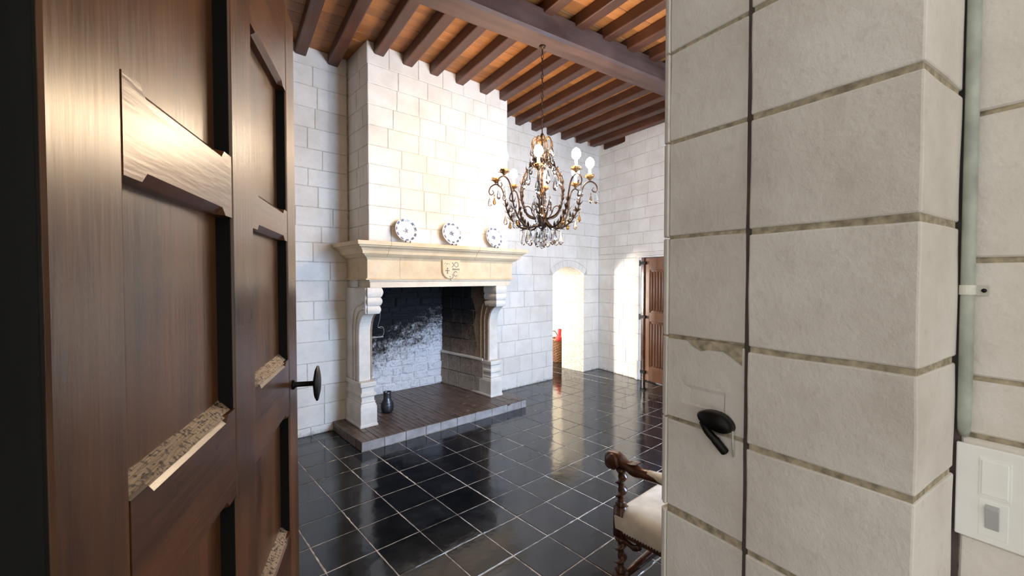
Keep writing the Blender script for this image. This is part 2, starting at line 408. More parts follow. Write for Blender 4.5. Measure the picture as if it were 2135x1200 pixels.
for u0, u1 in ((AX-e0, AX-.16), (AX-.16, AX+.13), (AX+.13, AX+e0)):
    xs = [u0+.003+(u1-u0-.006)*k/6 for k in range(7)]
    stone(FW, [(x, lowz(x)) for x in xs]+[(xs[-1], 1.917), (xs[0], 1.917)], wall_back, M_wall, ch=0)
courses(FW, ZR[8:], lambda a, b: [(3.52, 6.09)], wall_back, M_wall, lo=.24, hi=.42)
# reveals of the arched opening
FR = Frame((AX+AH+.008, YW), rad(85)); FR.n = Vector((-math.sin(rad(85)), math.cos(rad(85)), 0))
courses(FR, ZR[:8], lambda a, b: [(.0, .5)], wall_back, M_wall, lo=.2, hi=.34, proud=.006)
for o in set(C.objects)-n_before: fix(o, wall_back)

# ------------------------------------------------------------------ chimney breast
CX0, CX1, CY = 1.714, 3.515, 4.038
ZB = [1.952, 2.126, 2.313, 2.528, 2.719, 2.906, 3.101, 3.30, 3.504, 3.689, 3.905]
wall_ch = empty('wall_chimney', (2.6, CY, 1.95), 0, 'pale limestone chimney breast rising above the mantel shelf', 'chimney breast', kind='structure')
n_before = set(C.objects)
bm = bmesh.new(); box(bm, (CX0+.006, CY+.006, 2.41), (CX1-.004, YW+.02, 3.95)); box(bm, (CX0+.006, CY+.006, 1.952), (CX1-.004, CY+.011, 2.41)); box(bm, (CX0+.006, CY+.006, 1.952), (CX0+.015, YW, 2.41)); box(bm, (CX1-.013, CY+.006, 1.952), (CX1-.004, YW, 2.41)); done('chimney_core', bm, M_mort, wall_ch)
FC = Frame((CX0, CY), 0)
courses(FC, ZB, lambda a, b: [(0, CX1-CX0)], wall_ch, M_wall, lo=.2, hi=.36, g=.0025)
FL = Frame((CX0, YW), rad(-90)); FL.n = Vector((-1, 0, 0))
courses(FL, ZB, lambda a, b: [(0.004, YW-CY-.002)], wall_ch, M_wall, lo=.16, hi=.34, g=.0025)
FRt = Frame((CX1, CY), rad(90))
courses(FRt, ZB, lambda a, b: [(0.004, YW-CY)], wall_ch, M_wall, lo=.25, hi=.36, g=.0025)
for o in set(C.objects)-n_before: fix(o, wall_ch)

# ------------------------------------------------------------------ right wall, skewed, with the oak door
WR = (6.085, 4.552); WA = rad(258.5)
F2 = Frame(WR, WA); F2.n = Vector((math.sin(WA), -math.cos(WA), 0))
if F2.n.x > 0: F2.n = -F2.n
wall_right = empty('wall_right', (*WR, 0), 0, 'pale limestone block wall with the oak door in it', 'wall', kind='structure')
n_before = set(C.objects)
bm = bmesh.new()
def fbox(bm, fr, u0, u1, z0, z1, w0, w1):
    p = [fr(u, z, w) for u, z, w in ((u0,z0,w0),(u1,z0,w0),(u1,z1,w0),(u0,z1,w0),(u0,z0,w1),(u1,z0,w1),(u1,z1,w1),(u0,z1,w1))]
    v = [bm.verts.new(q) for q in p]
    for f in ((0,3,2,1),(4,5,6,7),(0,1,5,4),(1,2,6,5),(2,3,7,6),(3,0,4,7)): bm.faces.new([v[i] for i in f])
DS0, DS1, DZ = .975, 1.83, 1.915
fbox(bm, F2, -.3, DS0, 0, 3.95, -.35, -.006); fbox(bm, F2, DS1, 5.2, 0, 3.95, -.35, -.006); fbox(bm, F2, DS0, DS1, DZ, 3.95, -.35, -.006)
done('wall_core', bm, M_mort, wall_right)
courses(F2, ZR[:9]+[2.0], lambda a, b: [(.0, .875)], wall_right, M_wall, lo=.22, hi=.40)
courses(F2, [2.0, 2.124]+ZR[10:], lambda a, b: [(.0, 2.3)], wall_right, M_wall, lo=.26, hi=.44)
# moulded stone door surround
for u0, u1, w in ((.878, .918, .010), (.918, .945, .022), (.945, .975, .004)):
    for z0, z1 in ((0, .30), (.30, .72), (.72, 1.17), (1.17, 1.62), (1.62, 1.915)):
        bm = bmesh.new(); fbox(bm, F2, u0, u1, z0+.002, z1-.002, -.06, w + (.018 if z0 == 0 else 0)); done('surround_stone', bm, M_wall, wall_right, bev=.004)
for z0, z1, w in ((1.915, 1.945, .004), (1.945, 1.975, .022), (1.975, 2.0, .012)):
    bm = bmesh.new(); fbox(bm, F2, .878, 1.9, z0, z1, -.06, w); done('lintel_stone', bm, M_wall, wall_right, bev=.004)
for o in set(C.objects)-n_before: fix(o, wall_right)
d2 = empty('door_2', F2(DS0, 0, -.05), 0, 'brown oak door with linenfold panels in the far right wall', 'door', kind='structure')
n_before = set(C.objects)
def p2(name, *a, mat=M_oakdoor, bev=.004):
    bm = bmesh.new(); fbox(bm, F2, *a); return done(name, bm, mat, d2, bev=bev)
p2('door_frame', DS0+.002, DS0+.05, .0, DZ-.002, -.09, -.005, mat=M_chair)
E0, E1 = DS0+.055, DS1-.01
p2('door_board', E0, E1, .012, DZ-.006, -.075, -.05)
p2('stile', E0, E0+.085, .012, DZ-.006, -.05, -.03); p2('stile', E1-.085, E1, .012, DZ-.006, -.05, -.03); p2('stile', (E0+E1)/2-.045, (E0+E1)/2+.045, .2, 1.7, -.05, -.03)
for z0, z1 in ((.012, .22), (.93, 1.07), (1.72, DZ-.006)): p2('rail', E0+.085, E1-.085, z0, z1, -.05, -.031)
for pu0, pu1 in ((E0+.085, (E0+E1)/2-.045), ((E0+E1)/2+.045, E1-.085)):
    for z0, z1 in ((.24, .91), (1.09, 1.70)):
        for k in range(5):
            bm = bmesh.new(); u = pu0+(pu1-pu0)*(k+.5)/5
            tube(bm, [F2(u, z0, -.048), F2(u, z0+.02, -.043), F2(u, z1-.02, -.043), F2(u, z1, -.048)], [.004, .016, .016, .004], 8)
            done('linenfold', bm, M_oakdoor, d2, True)
for z in (.14, .995, 1.83):
    bm = bmesh.new(); fbox(bm, F2, DS0-.045, DS0+.09, z-.022, z+.022, -.03, -.012+.022); fbox(bm, F2, DS0-.03, DS0-.005, z-.045, z+.045, 0, .014)
    done('hinge', bm, M_iron, d2, bev=.003)
for o in set(C.objects)-n_before: fix(o, d2)

# ------------------------------------------------------------------ hall beyond the arch
hall = empty('wall_hall', (6.5, 6.2, 0), 0, 'bright plastered walls of the hall beyond the arch', 'wall', kind='structure')
n_before = set(C.objects)
bm = bmesh.new()
box(bm, (6.42, 5.04, 0), (6.55, 8.6, 3.1)); box(bm, (1.2, 8.5, 0), (6.6, 8.6, 3.1)); box(bm, (1.1, 5.5, 0), (1.25, 8.6, 3.1)); box(bm, (1.1, 5.0, 3.05), (6.6, 8.6, 3.15))
done('hall_plaster', bm, M_plaster, hall)
for o in set(C.objects)-n_before: fix(o, hall)

# ------------------------------------------------------------------ doorway pier in front (wall_front)
PN = (.852, .066); D1 = rad(81.1); D2 = rad(-9.4)
d1 = Vector((math.cos(D1), math.sin(D1), 0)); dd2 = Vector((math.cos(D2), math.sin(D2), 0)); PO = Vector((*PN, 0))
wall_front = empty('wall_front', (*PN, 0), 0, 'near doorway pier of large grey-white limestone blocks', 'wall', kind='structure')
n_before = set(C.objects)
def P3(u, v, z): return PO + d1*u + dd2*v + Vector((0, 0, z))
def prism(name, foot, z0, z1, mat, parent, bev=.004, seg=2, sub=0):
    bm = bmesh.new(); loft(bm, [[P3(u, v, z0) for u, v in foot], [P3(u, v, z1) for u, v in foot]])
    return done(name, bm, mat, parent, bev=bev, seg=seg)
PZ = [0, .21, .42, .63, .845, 1.061, 1.271, 1.461, 1.689, 1.908, 2.112, 2.33, 2.55, 2.78]
prism('wall_core', [(.003, .0035), (.243, .0035), (.243, .03), (.26, .03), (.26, .0135), (.4365, .0135), (.4365, .6), (.1, .6), (.1, .186), (.003, .186)], 0, 2.9, M_pmort, wall_front, bev=0)
prism('open_joint', [(.2435, .0035), (.2595, .0125), (.2595, .028), (.2435, .028)], 0, 2.9, M_gap, wall_front, bev=0)
g = .0052
def organic(o, amp=.0018, cuts=3):
    """slightly worn, uneven faces on a large near stone"""
    bm = bmesh.new(); bm.from_mesh(o.data)
    bmesh.ops.subdivide_edges(bm, edges=bm.edges[:], cuts=cuts, use_grid_fill=True)
    off = random.uniform(0, 50)
    for v in bm.verts:
        p = v.co*9+Vector((off, 0, 0)); v.co += Vector((mnoise.noise(p), mnoise.noise(p+Vector((7, 3, 1))), mnoise.noise(p+Vector((1, 9, 4)))))*amp*1.6
    bm.to_mesh(o.data); bm.free()
    return o
for z0, z1 in zip(PZ, PZ[1:]):
    j = random.uniform(-.0015, .0015)
    organic(prism('stone', [(0, j), (.247, .0), (.247, .03), (.06, .19), (0, .196)], z0+g, z1-g, M_pier, wall_front, bev=.0035, seg=2), .0012, 5)
strips = [p for p in zip(PZ, PZ[1:])]
for z0, z1 in strips:
    zz0, zz1 = z0+(.004 if z0 > 1 else -.004), z1+(.004 if z1 > 1.2 else -.006)
    if abs(z0-1.271) < .01:
        # the block beside the latch keeper has a shallow mortice cut in its face
        us = [.258, .296, .398, .436]; zs = [zz0+g, 1.318, 1.362, zz1-g]
        bm = bmesh.new(); gr = {}
        for a, u in enumerate(us):
            for b_, z in enumerate(zs): gr[a, b_, 0] = bm.verts.new(P3(u, .010, z))
        for a in (1, 2):
            for b_ in (1, 2): gr[a, b_, 1] = bm.verts.new(P3(us[a]+(.004 if a == 1 else -.02), .0128, zs[b_]+(.004 if b_ == 1 else -.008)))
        for a in range(3):
            for b_ in range(3):
                if (a, b_) != (1, 1): bm.faces.new([gr[a, b_, 0], gr[a+1, b_, 0], gr[a+1, b_+1, 0], gr[a, b_+1, 0]])
        q = [(1, 1), (2, 1), (2, 2), (1, 2)]
        for k in range(4):
            x, y = q[k], q[(k+1) % 4]
            bm.faces.new([gr[(*x, 0)], gr[(*y, 0)], gr[(*y, 1)], gr[(*x, 1)]])
        bm.faces.new([gr[(*x, 1)] for x in q])
        bk = {}
        for a in (0, 3):
            for b_ in (0, 3): bk[a, b_] = bm.verts.new(P3(us[a], .06, zs[b_]))
        bm.faces.new([bk[0, 0], bk[3, 0], bk[3, 3], bk[0, 3]])
        bm.faces.new([gr[k, 0, 0] for k in range(4)]+[bk[3, 0], bk[0, 0]]); bm.faces.new([gr[k, 3, 0] for k in range(4)]+[bk[3, 3], bk[0, 3]])
        bm.faces.new([gr[0, k, 0] for k in range(4)]+[bk[0, 3], bk[0, 0]]); bm.faces.new([gr[3, k, 0] for k in range(4)]+[bk[3, 3], bk[3, 0]])
        done('stone', bm, M_pier, wall_front)
    else:
        organic(prism('stone', [(.258, .010), (.436, .010), (.436, .06), (.258, .06)], zz0+g*.7, zz1-g*.7, M_pier, wall_front, bev=.003), .001, 4)
    # moulded arris on the room side
    for u0, u1, v0 in ((.4375, .447, .006), (.4475, .455, .013)):
        prism('arris_stone', [(u0, v0), (u1, v0+.002), (u1, .08), (u0, .08)], zz0+.002, zz1-.002, M_pier, wall_front, bev=.002)
bm = bmesh.new(); pts = [(.262, 1.449), (.30, 1.447), (.335, 1.444), (.372, 1.450), (.385, 1.462), (.33, 1.466), (.262, 1.464)]
pts[0:0] = [(.262, 1.425), (.280, 1.438)]; pts = [(.262, 1.425), (.280, 1.436), (.30, 1.447), (.335, 1.446), (.352, 1.441), (.372, 1.450), (.385, 1.462), (.33, 1.466), (.262, 1.464)]
loft(bm, [[P3(u, .012, z) for u, z in pts], [P3(u, .0088, z) for u, z in pts]]); done('mortar_smear', bm, M_pmort, wall_front)
# rest of the near wall: a window in it lights the room
FN = Frame(P3(.17, .10, 0).xy, D2); wn0 = .06; wn1 = .6
bm = bmesh.new()
fbox(bm, FN, wn0, 1.4, 0, 3.95, -.29, -.02); fbox(bm, FN, 1.4, 3.1, 0, .75, -.29, -.02); fbox(bm, FN, 1.4, 3.1, 2.65, 3.95, -.29, -.02); fbox(bm, FN, 3.1, 5.6, 0, 3.95, -.29, -.02)
done('near_wall', bm, M_plaster, wall_front)
bm = bmesh.new()
fbox(bm, FN, -3.2, -1.22, 0, 3.95, -.29, -.02); fbox(bm, FN, -1.22, wn0, 2.45, 3.95, -.29, -.02)
done('left_doorway_wall', bm, M_plaster, wall_front)
for o in set(C.objects)-n_before: fix(o, wall_front)
w1 = empty('window_1', FN(2.25, .75, -.1), 0, 'tall window in the near wall lighting the room', 'window', kind='structure')
for a in ((1.4, 1.45, .75, 2.65), (3.05, 3.1, .75, 2.65), (2.22, 2.28, .75, 2.65), (1.4, 3.1, .75, .80), (1.4, 3.1, 2.60, 2.65), (1.4, 3.1, 1.85, 1.89)):
    bm = bmesh.new(); fbox(bm, FN, *a, -.16, -.1); fix(done('window_frame', bm, M_plaster, w1), w1)
wlft = empty('wall_left', (-2.2, 2.5, 0), 0, 'plain left end wall hidden behind the door', 'wall', kind='structure')
bm = bmesh.new(); box(bm, (-2.35, .6, 0), (-2.2, 4.6, 3.95)); fix(done('wall_plaster', bm, M_plaster, wlft), wlft)

# passage wall on the right with conduit and switch
HW = P3(.0+.0, .206, 0); H0 = rad(260.5)
FH = Frame(HW.xy, H0); FH.n = Vector((math.sin(H0), -math.cos(H0), 0))
if FH.n.x > 0: FH.n = -FH.n
wall_p = empty('wall_passage', HW, 0, 'passage wall of pale greenish-white blocks with conduit and switch', 'wall', kind='structure')
n_before = set(C.objects)
bm = bmesh.new(); fbox(bm, FH, -.02, 1.6, 0, 3.0, -.3, -.006); done('wall_core', bm, M_pmort, wall_p)
HZ = [0, .2, .4, .6, .8, .99, 1.165, 1.335, 1.431, 1.629, 1.873, 2.09, 2.3, 2.55, 2.8]
for i, (z0, z1) in enumerate(zip(HZ, HZ[1:])):
    ug = [-.0, .28, .62, 1.0] if i % 2 else [0.0, .42, .8, 1.1]
    for a, b_ in zip(ug, ug[1:]): stone(FH, rect(a+(.003 if a < .01 else 0), b_, z0, z1, .0042), wall_p, M_pier, ch=.003, jit=.0004)
bm = bmesh.new(); fbox(bm, FH, -.03, .005, 0, 3.0, -.05, -.0045); done('open_joint', bm, M_gap, wall_p)
for o in set(C.objects)-n_before: fix(o, wall_p)

# ------------------------------------------------------------------ ceiling
BA = rad(-7.84); b1 = Vector((math.cos(BA), math.sin(BA), 0)); jd = Vector((-math.sin(BA), math.cos(BA), 0))
BM = Matrix.Identity(4)
for i in range(3): BM[i][0] = b1[i]; BM[i][1] = jd[i]
ceil = empty('ceiling', (0, 0, 0), BA, 'ceiling of orange-brown boards laid over dark joists', 'ceiling', kind='structure')
bm = bmesh.new(); box(bm, (-2.9, -.4, 3.925), (6.6, 6.0, 4.0)); done('ceiling_core', bm, M_joist, ceil)
v = .3
while v < 5.6:
    w = random.uniform(.13, .17); ts = [-2.8]+sorted(random.uniform(0, 6) for _ in range(1))+[6.5]
    for a, b_ in zip(ts, ts[1:]):
        bm = bmesh.new(); box(bm, (-(b_-a)/2+.0015, -w/2+.0015, -.012), ((b_-a)/2-.0015, w/2-.0015, .012))
        o = done('ceiling_board', bm, M_board, ceil, bev=.003, seg=1); o.location = ((a+b_)/2, v+w/2, 3.915+random.uniform(-.001, .003))
    v += w
def joist(t, v0, v1):
    L = (v1-v0)/2; wd = random.uniform(.050, .056)
    bm = bmesh.new(); box(bm, (-wd, -L, -.055), (wd, L, .055))
    o = done('joist', bm, M_joist, ceil, bev=.012, seg=2); o.location = (t, (v0+v1)/2, 3.85+random.uniform(-.004, .004)); o.rotation_euler = (0, 0, random.uniform(-.004, .004))
for t in (-.32, 0, .31, .62, .93, 1.265, 1.574, 1.885, 2.215, 2.556, 2.853, 3.17, 3.5, 3.82, 4.14, 4.46, 4.78, 5.1, 5.42): joist(t, 2.94, 5.2)
for t in (.6, .95, 1.26, 1.58, 1.91, 2.258, 2.614, 2.95, 3.273, 3.6, 3.92, 4.25, 4.58, 4.9, 5.22): joist(t, .4, 2.935)
beam = empty('ceiling_beam', BM @ Vector((2.6, 2.935, 3.63)), BA, 'long dark main ceiling beam that the chandelier hangs from', 'beam')
bm = bmesh.new(); n = 30; rg = []
for k in range(n+1):
    x = -5.0+8.9*k/n; q = [(-.117, .0), (.117, .0), (.117, .20), (-.117, .20)]
    ring = []
    for yy, zz in [(-.117, .022), (-.098, .0), (.098, .0), (.117, .022), (.117, .20), (-.117, .20)]:
        nn = mnoise.noise(Vector((x*2.2, yy*9, zz*9)))*.006
        ring.append((x, yy+nn, zz+nn*.6))
    rg.append(ring)
loft(bm, rg); done('beam_timber', bm, M_beam, beam)

# ------------------------------------------------------------------ fireplace
fp = empty('fireplace', (2.6, 4.2, 0), 0, 'large carved limestone fireplace with raised brick hearth and sooty firebox', 'fireplace')
n_before = set(C.objects)
HX0, HX1, HY0, HY1, HZ_ = 1.525, 3.60, 3.785, 5.2, .095
hearth = empty('hearth', (0, 0, 0)); hearth.parent = fp
bm = bmesh.new(); box(bm, (HX0+.006, HY0+.006, 0), (HX1-.006, YW, HZ_-.004)); box(bm, (1.8, YW, 0), (3.4, 5.26, HZ_-.004)); done('hearth_bed', bm, M_bmort, hearth)
bw, bl = .0545, .235
cols = int((HX1-HX0)/bw); bw = (HX1-HX0)/cols
proto = None; cnt = 0
for i in range(cols):
    x = HX0+(i+.5)*bw; off = random.choice((0, .5)) if False else (.5 if i % 2 else 0)
    y = HY0-off*bl
    while y < HY1:
        a, b_ = max(y, HY0), min(y+bl, HY1); y += bl
        if b_-a < .03: continue
        if a > YW-.05 and not 1.85 < x < 3.36: continue
        if (x < 1.64 or x > 3.55) and b_ > YW+.02: b_ = YW
        bm = bmesh.new(); hw, hl = bw/2-.0014, (b_-a)/2-.0016
        loft(bm, [[(s*hw, t*hl, -.02) for s, t in ((-1,-1),(1,-1),(1,1),(-1,1))], [(s*hw, t*hl, -.002) for s, t in ((-1,-1),(1,-1),(1,1),(-1,1))],
                  [(s*(hw-.002), t*(hl-.002), 0) for s, t in ((-1,-1),(1,-1),(1,1),(-1,1))]])
        o = done('hearth_brick', bm, M_brick, hearth); o.location = (x, (a+b_)/2, HZ_+random.uniform(-.002, .002)); o.rotation_euler = (random.uniform(-.006, .006), random.uniform(-.01, .01), 0); cnt += 1
# edge bricks on the two visible sides
FE = Frame((HX0, HY0), 0)
u = 0
while u < HX1-HX0-.02:
    w = min(random.uniform(.17, .25), HX1-HX0-u); stone(FE, rect(u, u+w, .0, HZ_-.003, .0022), hearth, M_bedge, ch=.003, name='edge_brick', back=.02); u += w
FE2 = Frame((HX0, YW), rad(-90)); FE2.n = Vector((-1, 0, 0)); u = 0.0
while u < YW-HY0-.02:
    w = min(random.uniform(.17, .25), YW-HY0-u); stone(FE2, rect(u, u+w, .0, HZ_-.003, .0022), hearth, M_brick, ch=.003, name='edge_brick', back=.02); u += w
FE3 = Frame((HX1, HY0), rad(90)); u = 0.0
while u < YW-HY0-.02:
    w = min(random.uniform(.17, .25), YW-HY0-u); stone(FE3, rect(u, u+w, .0, HZ_-.003, .0022), hearth, M_bedge, ch=.003, name='edge_brick', back=.02); u += w
# firebox
fbx = empty('firebox', (0, 0, 0)); fbx.parent = fp
BY = 5.22
bm = bmesh.new(); box(bm, (1.6, BY+.02, .9), (3.6, BY+.15, 2.3)); box(bm, (1.735, CY+.02, 1.60), (1.80, BY+.1, 2.4)); box(bm, (3.44, CY+.02, 1.60), (3.50, BY+.1, 2.4)); box(bm, (1.74, CY+.02, 2.3), (3.50, BY+.1, 2.4)); box(bm, (1.76, CY+.012, 1.60), (3.48, CY+.04, 2.35))
done('flue_throat', bm, M_soot, fbx)
bm = bmesh.new(); box(bm, (1.6, BY+.012, 0), (3.6, BY+.15, 1.2)); done('back_bed', bm, M_fback, fbx)
FB = Frame((1.75, BY), 0); z = HZ_
while z < 1.75:
    h = random.uniform(.075, .115); u = random.uniform(-.1, 0)
    while u < 1.7:
        w = random.uniform(.13, .26); j = lambda s=.010: random.uniform(-s, s)
        stone(FB, [(u+.004+j(), z+.004+j()), (u+w/2, z+.003+j()), (u+w-.004+j(), z+.004+j()), (u+w-.004+j(), z+h-.004+j()), (u+w/2+j(), z+h-.003+j()), (u+.004+j(), z+h-.004+j())],
              fbx, M_fback, ch=.016, proud=random.uniform(-.006, .014), back=.05, name='rubble_stone', jit=.009); u += w
    z += h
# side walls of the firebox: a low plinth ledge, recessed sooty stones above
def sidewall(x_f, x_b, nx, name):
    a = math.atan2(BY-4.30, x_b-x_f); fr = Frame((x_f, 4.30), a); fr.n = Vector((nx*math.sin(a), -nx*math.cos(a), 0)); L = math.hypot(BY-4.30, x_b-x_f)
    bm = bmesh.new(); fbox(bm, fr, 0, L+.05, 0, 1.75, -.16, -.045); done('side_core', bm, M_soot, fbx)
    for z0, z1 in ((HZ_, .31), (.31, .535)):
        cut = [0, .22+random.uniform(-.05, .05), .5+random.uniform(-.06, .06), .74, L]
        for p, q in zip(cut, cut[1:]): stone(fr, rect(p, q, z0, z1, .003), fbx, M_fside, ch=.005, name='side_stone', back=.06)
    bm = bmesh.new(); fbox(bm, fr, 0, L, .535, .565, -.05, .012); done('ledge', bm, M_jamb, fbx, bev=.006)
    for z0, z1 in ((.565, .77), (.77, .98), (.98, 1.17), (1.17, 1.34), (1.34, 1.56)):
        cut = [0, .19+random.uniform(-.06, .06), .45+random.uniform(-.06, .06), .68+random.uniform(-.05, .05), L]
        for p, q in zip(cut, cut[1:]): stone(fr, rect(p, q, z0, z1, .003), fbx, M_fside, ch=.004, proud=-.022, back=.06, name='side_stone', jit=.003)
    return fr
fr_r = sidewall(3.325, 3.27, -1, 'right')
if fr_r.n.x > 0: pass
fr_l = sidewall(1.86, 1.93, 1, 'left')
# jambs
def jamb(x0, x1, sgn, yb):
    """sgn: +1 when the outer face is at x0 (left jamb), -1 when at x1"""
    j = empty('jamb', (0, 0, 0)); j.parent = fp
    xo, xi = (x0, x1) if sgn > 0 else (x1, x0)
    # pedestal, moulded front
    prof = [(HZ_, 0), (.115, 0), (.125, .008), (.29, .008), (.318, .016), (.335, .026), (.345, .016), (.352, .030), (.365, .030), (.395, .030), (.405, .014), (.43, .014), (.442, .032), (.49, .032), (.502, .012), (.535, .010), (.548, .016)]
    bm = bmesh.new(); rg = []
    for z, o in prof:
        rg.append([(x0+o*.9-.022, 4.125+o, z), (x1-o*.9+.022, 4.125+o, z), (x1-o*.9+.022, yb, z), (x0+o*.9-.022, yb, z)])
    loft(bm, rg); done('pedestal', bm, M_jamb, j, bev=.004)
    # shaft with the curved bracket
    fr = [(4.205, .548)] + [(4.205, .8), (4.205, 1.0)]
    for k in range(9):
        t = k/8*PI/2; fr.append((4.205-.165*(1-math.cos(t)), 1.02+.225*math.sin(t)))
    fr += [(4.035, 1.50)]
    def outline(off): return [(y+off, z) for y, z in fr]
    bm = bmesh.new(); pl = fr+[(yb, 1.50), (yb, .548)]
    xm = xi-sgn*.02
    loft(bm, [[(xo, y, z) for y, z in pl], [(xm, y, z) for y, z in pl]]); done('shaft', bm, M_jamb, j, bev=.010, seg=3)
    bm = bmesh.new(); loft(bm, [[(xm, y+.002, z) for y, z in pl], [(xi, y+.006, z) for y, z in pl]]); done('inner_face', bm, M_fjamb, j)
    # two mouldings that follow the curve on each face of the jamb
    for xf, s in ((x0, -1), (x1, 1)):
        for off, w in ((.075, .010), (.15, .012)):
            pts = []
            for i, (y, z) in enumerate(fr[:-1]):
                pts.append(Vector((xf+s*.001, y+off, z+ (0 if i < 3 else off*.55*min(1, (i-2)/5)))))
            pts.append(Vector((xf+s*.001, 4.035+off*.3, fr[-2][1]+off*.75)))
            if pts[-1].z > 1.49: pts[-1].z = 1.49
            bm = bmesh.new(); tube(bm, spline(pts, 3), w, 8); done('moulding', bm, M_jamb if xf == xo else M_fjamb, j, True)
    # corbel of three stacked rolls
    zs = 1.243
    for k, (h, ex) in enumerate(((.082, .0), (.082, .010), (.096, .016))):
        bm = bmesh.new(); rg = []
        for q in range(9):
            t = q/8; o = ex+.014*math.sin(PI*t)-.004; z = zs+h*t
            rg.append([(x0+.022-o*.4, 4.032-o, z), (x1+.006+o, 4.032-o, z), (x1+.006+o, 4.26, z), (x0+.022-o*.4, 4.26, z)] if sgn > 0 else
                      [(x0-.006-o, 4.032-o, z), (x1-.022+o*.4, 4.032-o, z), (x1-.022+o*.4, 4.26, z), (x0-.006-o, 4.26, z)])
        loft(bm, rg); done('corbel_roll', bm, M_jamb, j, bev=.003); zs += h+.001
jamb(1.672, 1.815, 1, 4.62)
jamb(3.335, 3.49, -1, 4.62)
# lintel, frieze and shelf
def ringloft(levels, x0, x1, yf, yb):
    bm = bmesh.new(); loft(bm, [[(x0-o, yf-o, z), (x1+o, yf-o, z), (x1+o, yb, z), (x0-o, yb, z)] for z, o in levels]); return bm
done('lintel', ringloft([(1.503, 0), (1.56, 0), (1.567, .012), (1.580, .012)], 1.712, 3.53, 4.012, 4.3), M_lintel, fp, bev=.003)
bm = ringloft([(1.503, 0), (1.580, 0)], 1.70, 1.84, 4.28, 4.62); box(bm, (3.40, 4.28, 1.503), (3.52, 4.62, 1.58)); done('lintel_return', bm, M_jamb, fp)
def jointed(name, levels, cuts, mat):
    xs = [1.686]+cuts+[3.566]
    for i, (a, b_) in enumerate(zip(xs, xs[1:])):
        bm = bmesh.new(); l_ = i == 0; r_ = i == len(xs)-2; dy = random.uniform(-.0012, .0012)
        loft(bm, [[(a-(o if l_ else -.0012), 4.012+dy-o, z), (b_+(o if r_ else -.0012), 4.012+dy-o, z), (b_+(o if r_ else -.0012), 4.62, z), (a-(o if l_ else -.0012), 4.62, z)] for z, o in levels])
        done(name, bm, mat, fp, bev=.0018)
jointed('frieze_stone', [(1.581, .022), (1.590, .022), (1.598, .004), (1.608, 0), (1.776, 0), (1.784, .004), (1.795, .012), (1.803, .012)], [2.03, 3.22], M_honey)
jointed('shelf_stone', [(1.803, .025), (1.825, .052), (1.832, .052), (1.834, .072), (1.862, .080), (1.884, .095), (1.898, .118), (1.900, .126), (1.912, .126), (1.914, .146), (1.950, .150), (1.953, .146)], [1.87, 2.95], M_honey)
# coat of arms
sx0, sx1, szt, szb = 2.522, 2.757, 1.800, 1.572; cx = (sx0+sx1)/2; hw = (sx1-sx0)/2
pts = [(-hw, szt), (hw, szt), (hw*.98, 1.70)] + [(hw*math.cos(t), 1.685-(1.685-szb-.012)*math.sin(t)) for t in (.3, .6, .9, 1.15, 1.35)] + [(.012, szb+.01), (0, szb), (-.012, szb+.01)]
pts += [(-x, z) for x, z in pts[7:2:-1]] + [(-hw*.98, 1.70)]
bm = bmesh.new(); loft(bm, [[(cx+x, 4.02, z) for x, z in pts], [(cx+x, 3.986, z) for x, z in pts], [(cx+x*.95, 3.980, 1.69+(z-1.69)*.95) for x, z in pts]])
sh = done('shield', bm, M_honey, fp); sh['label'] = 'carved shield quartered with crosses, rings and a bar'
M_relief = M_honey
def rel(pl, r=.0045):
    bm = bmesh.new()
    for p in pl: tube(bm, [(cx+x, 3.981, z) for x, z in p], r, 6)
    return done('relief', bm, M_bmort, sh, True)
def ringp(x, z, r, a0=0, a1=2*PI, n=14): return [(x+r*math.cos(a0+(a1-a0)*k/n), z+r*math.sin(a0+(a1-a0)*k/n)) for k in range(n+1)]
rel([[(-.055, 1.705), (-.055, 1.655)], [(-.082, 1.68), (-.028, 1.68)], [(-.064, 1.707), (-.046, 1.707)], [(-.064, 1.653), (-.046, 1.653)]])
rel([[(-.098, 1.755), (-.085, 1.755)], [(-.06, 1.763), (-.06, 1.748)], [(-.068, 1.755), (-.052, 1.755)], [(-.035, 1.762), (-.028, 1.748)], [(-.085, 1.772), (-.08, 1.765)], [(-.075, 1.735), (-.07, 1.73)]], .003)
rel([ringp(.062, 1.748, .026)], .004)
rel([[(.008, 1.700), (.105, 1.700)], [(.008, 1.690), (.105, 1.690)], [(.02, 1.711), (.02, 1.703)]], .0035)
rel([ringp(.052, 1.645, .026, .7, 5.6)], .004)
rel([ringp(.0, 1.745, .024, -1.4, 1.4, 8), ringp(-.006, 1.618, .026, -2.2, 1.2, 8), [(-.03, 1.615), (-.012, 1.612)]], .004)
for o in set(C.objects)-n_before:
    if o.parent == fp: fix(o, fp)

# ------------------------------------------------------------------ plates, jug, hanging iron
def plate(x, r, lean, label, yaw=0):
    p = empty('plate', (x, 3.938, 1.9545), 0, label, 'plate', 'painted china plates on the mantel shelf')
    bm = bmesh.new()
    lathe(bm, [(0, .006), (r*.56, .006), (r*.66, .010), (r*.72, .017), (r*.98, .026), (r, .027), (r*.99, .022), (r*.72, .011), (r*.6, .001), (.0, .0)], 40)
    o = done('dish', bm, M_china, p, True)
    s = r/.125; o.rotation_euler = (rad(90-lean), 0, yaw); o.location = (0, 0, r*math.cos(rad(lean))+.010)
    o.location.y = r*math.sin(rad(lean))+.012
    bm = bmesh.new(); box(bm, (-.03, -.018, 0), (.03, .05, .006)); box(bm, (-.03, -.022, 0), (-.022, -.014, .022)); box(bm, (.022, -.022, 0), (.03, -.014, .022))
    done('stand', bm, M_iron, p)
    return p
plate(2.075, .122, 13, 'blue-rimmed white plate leaning at the left end of the mantel shelf')
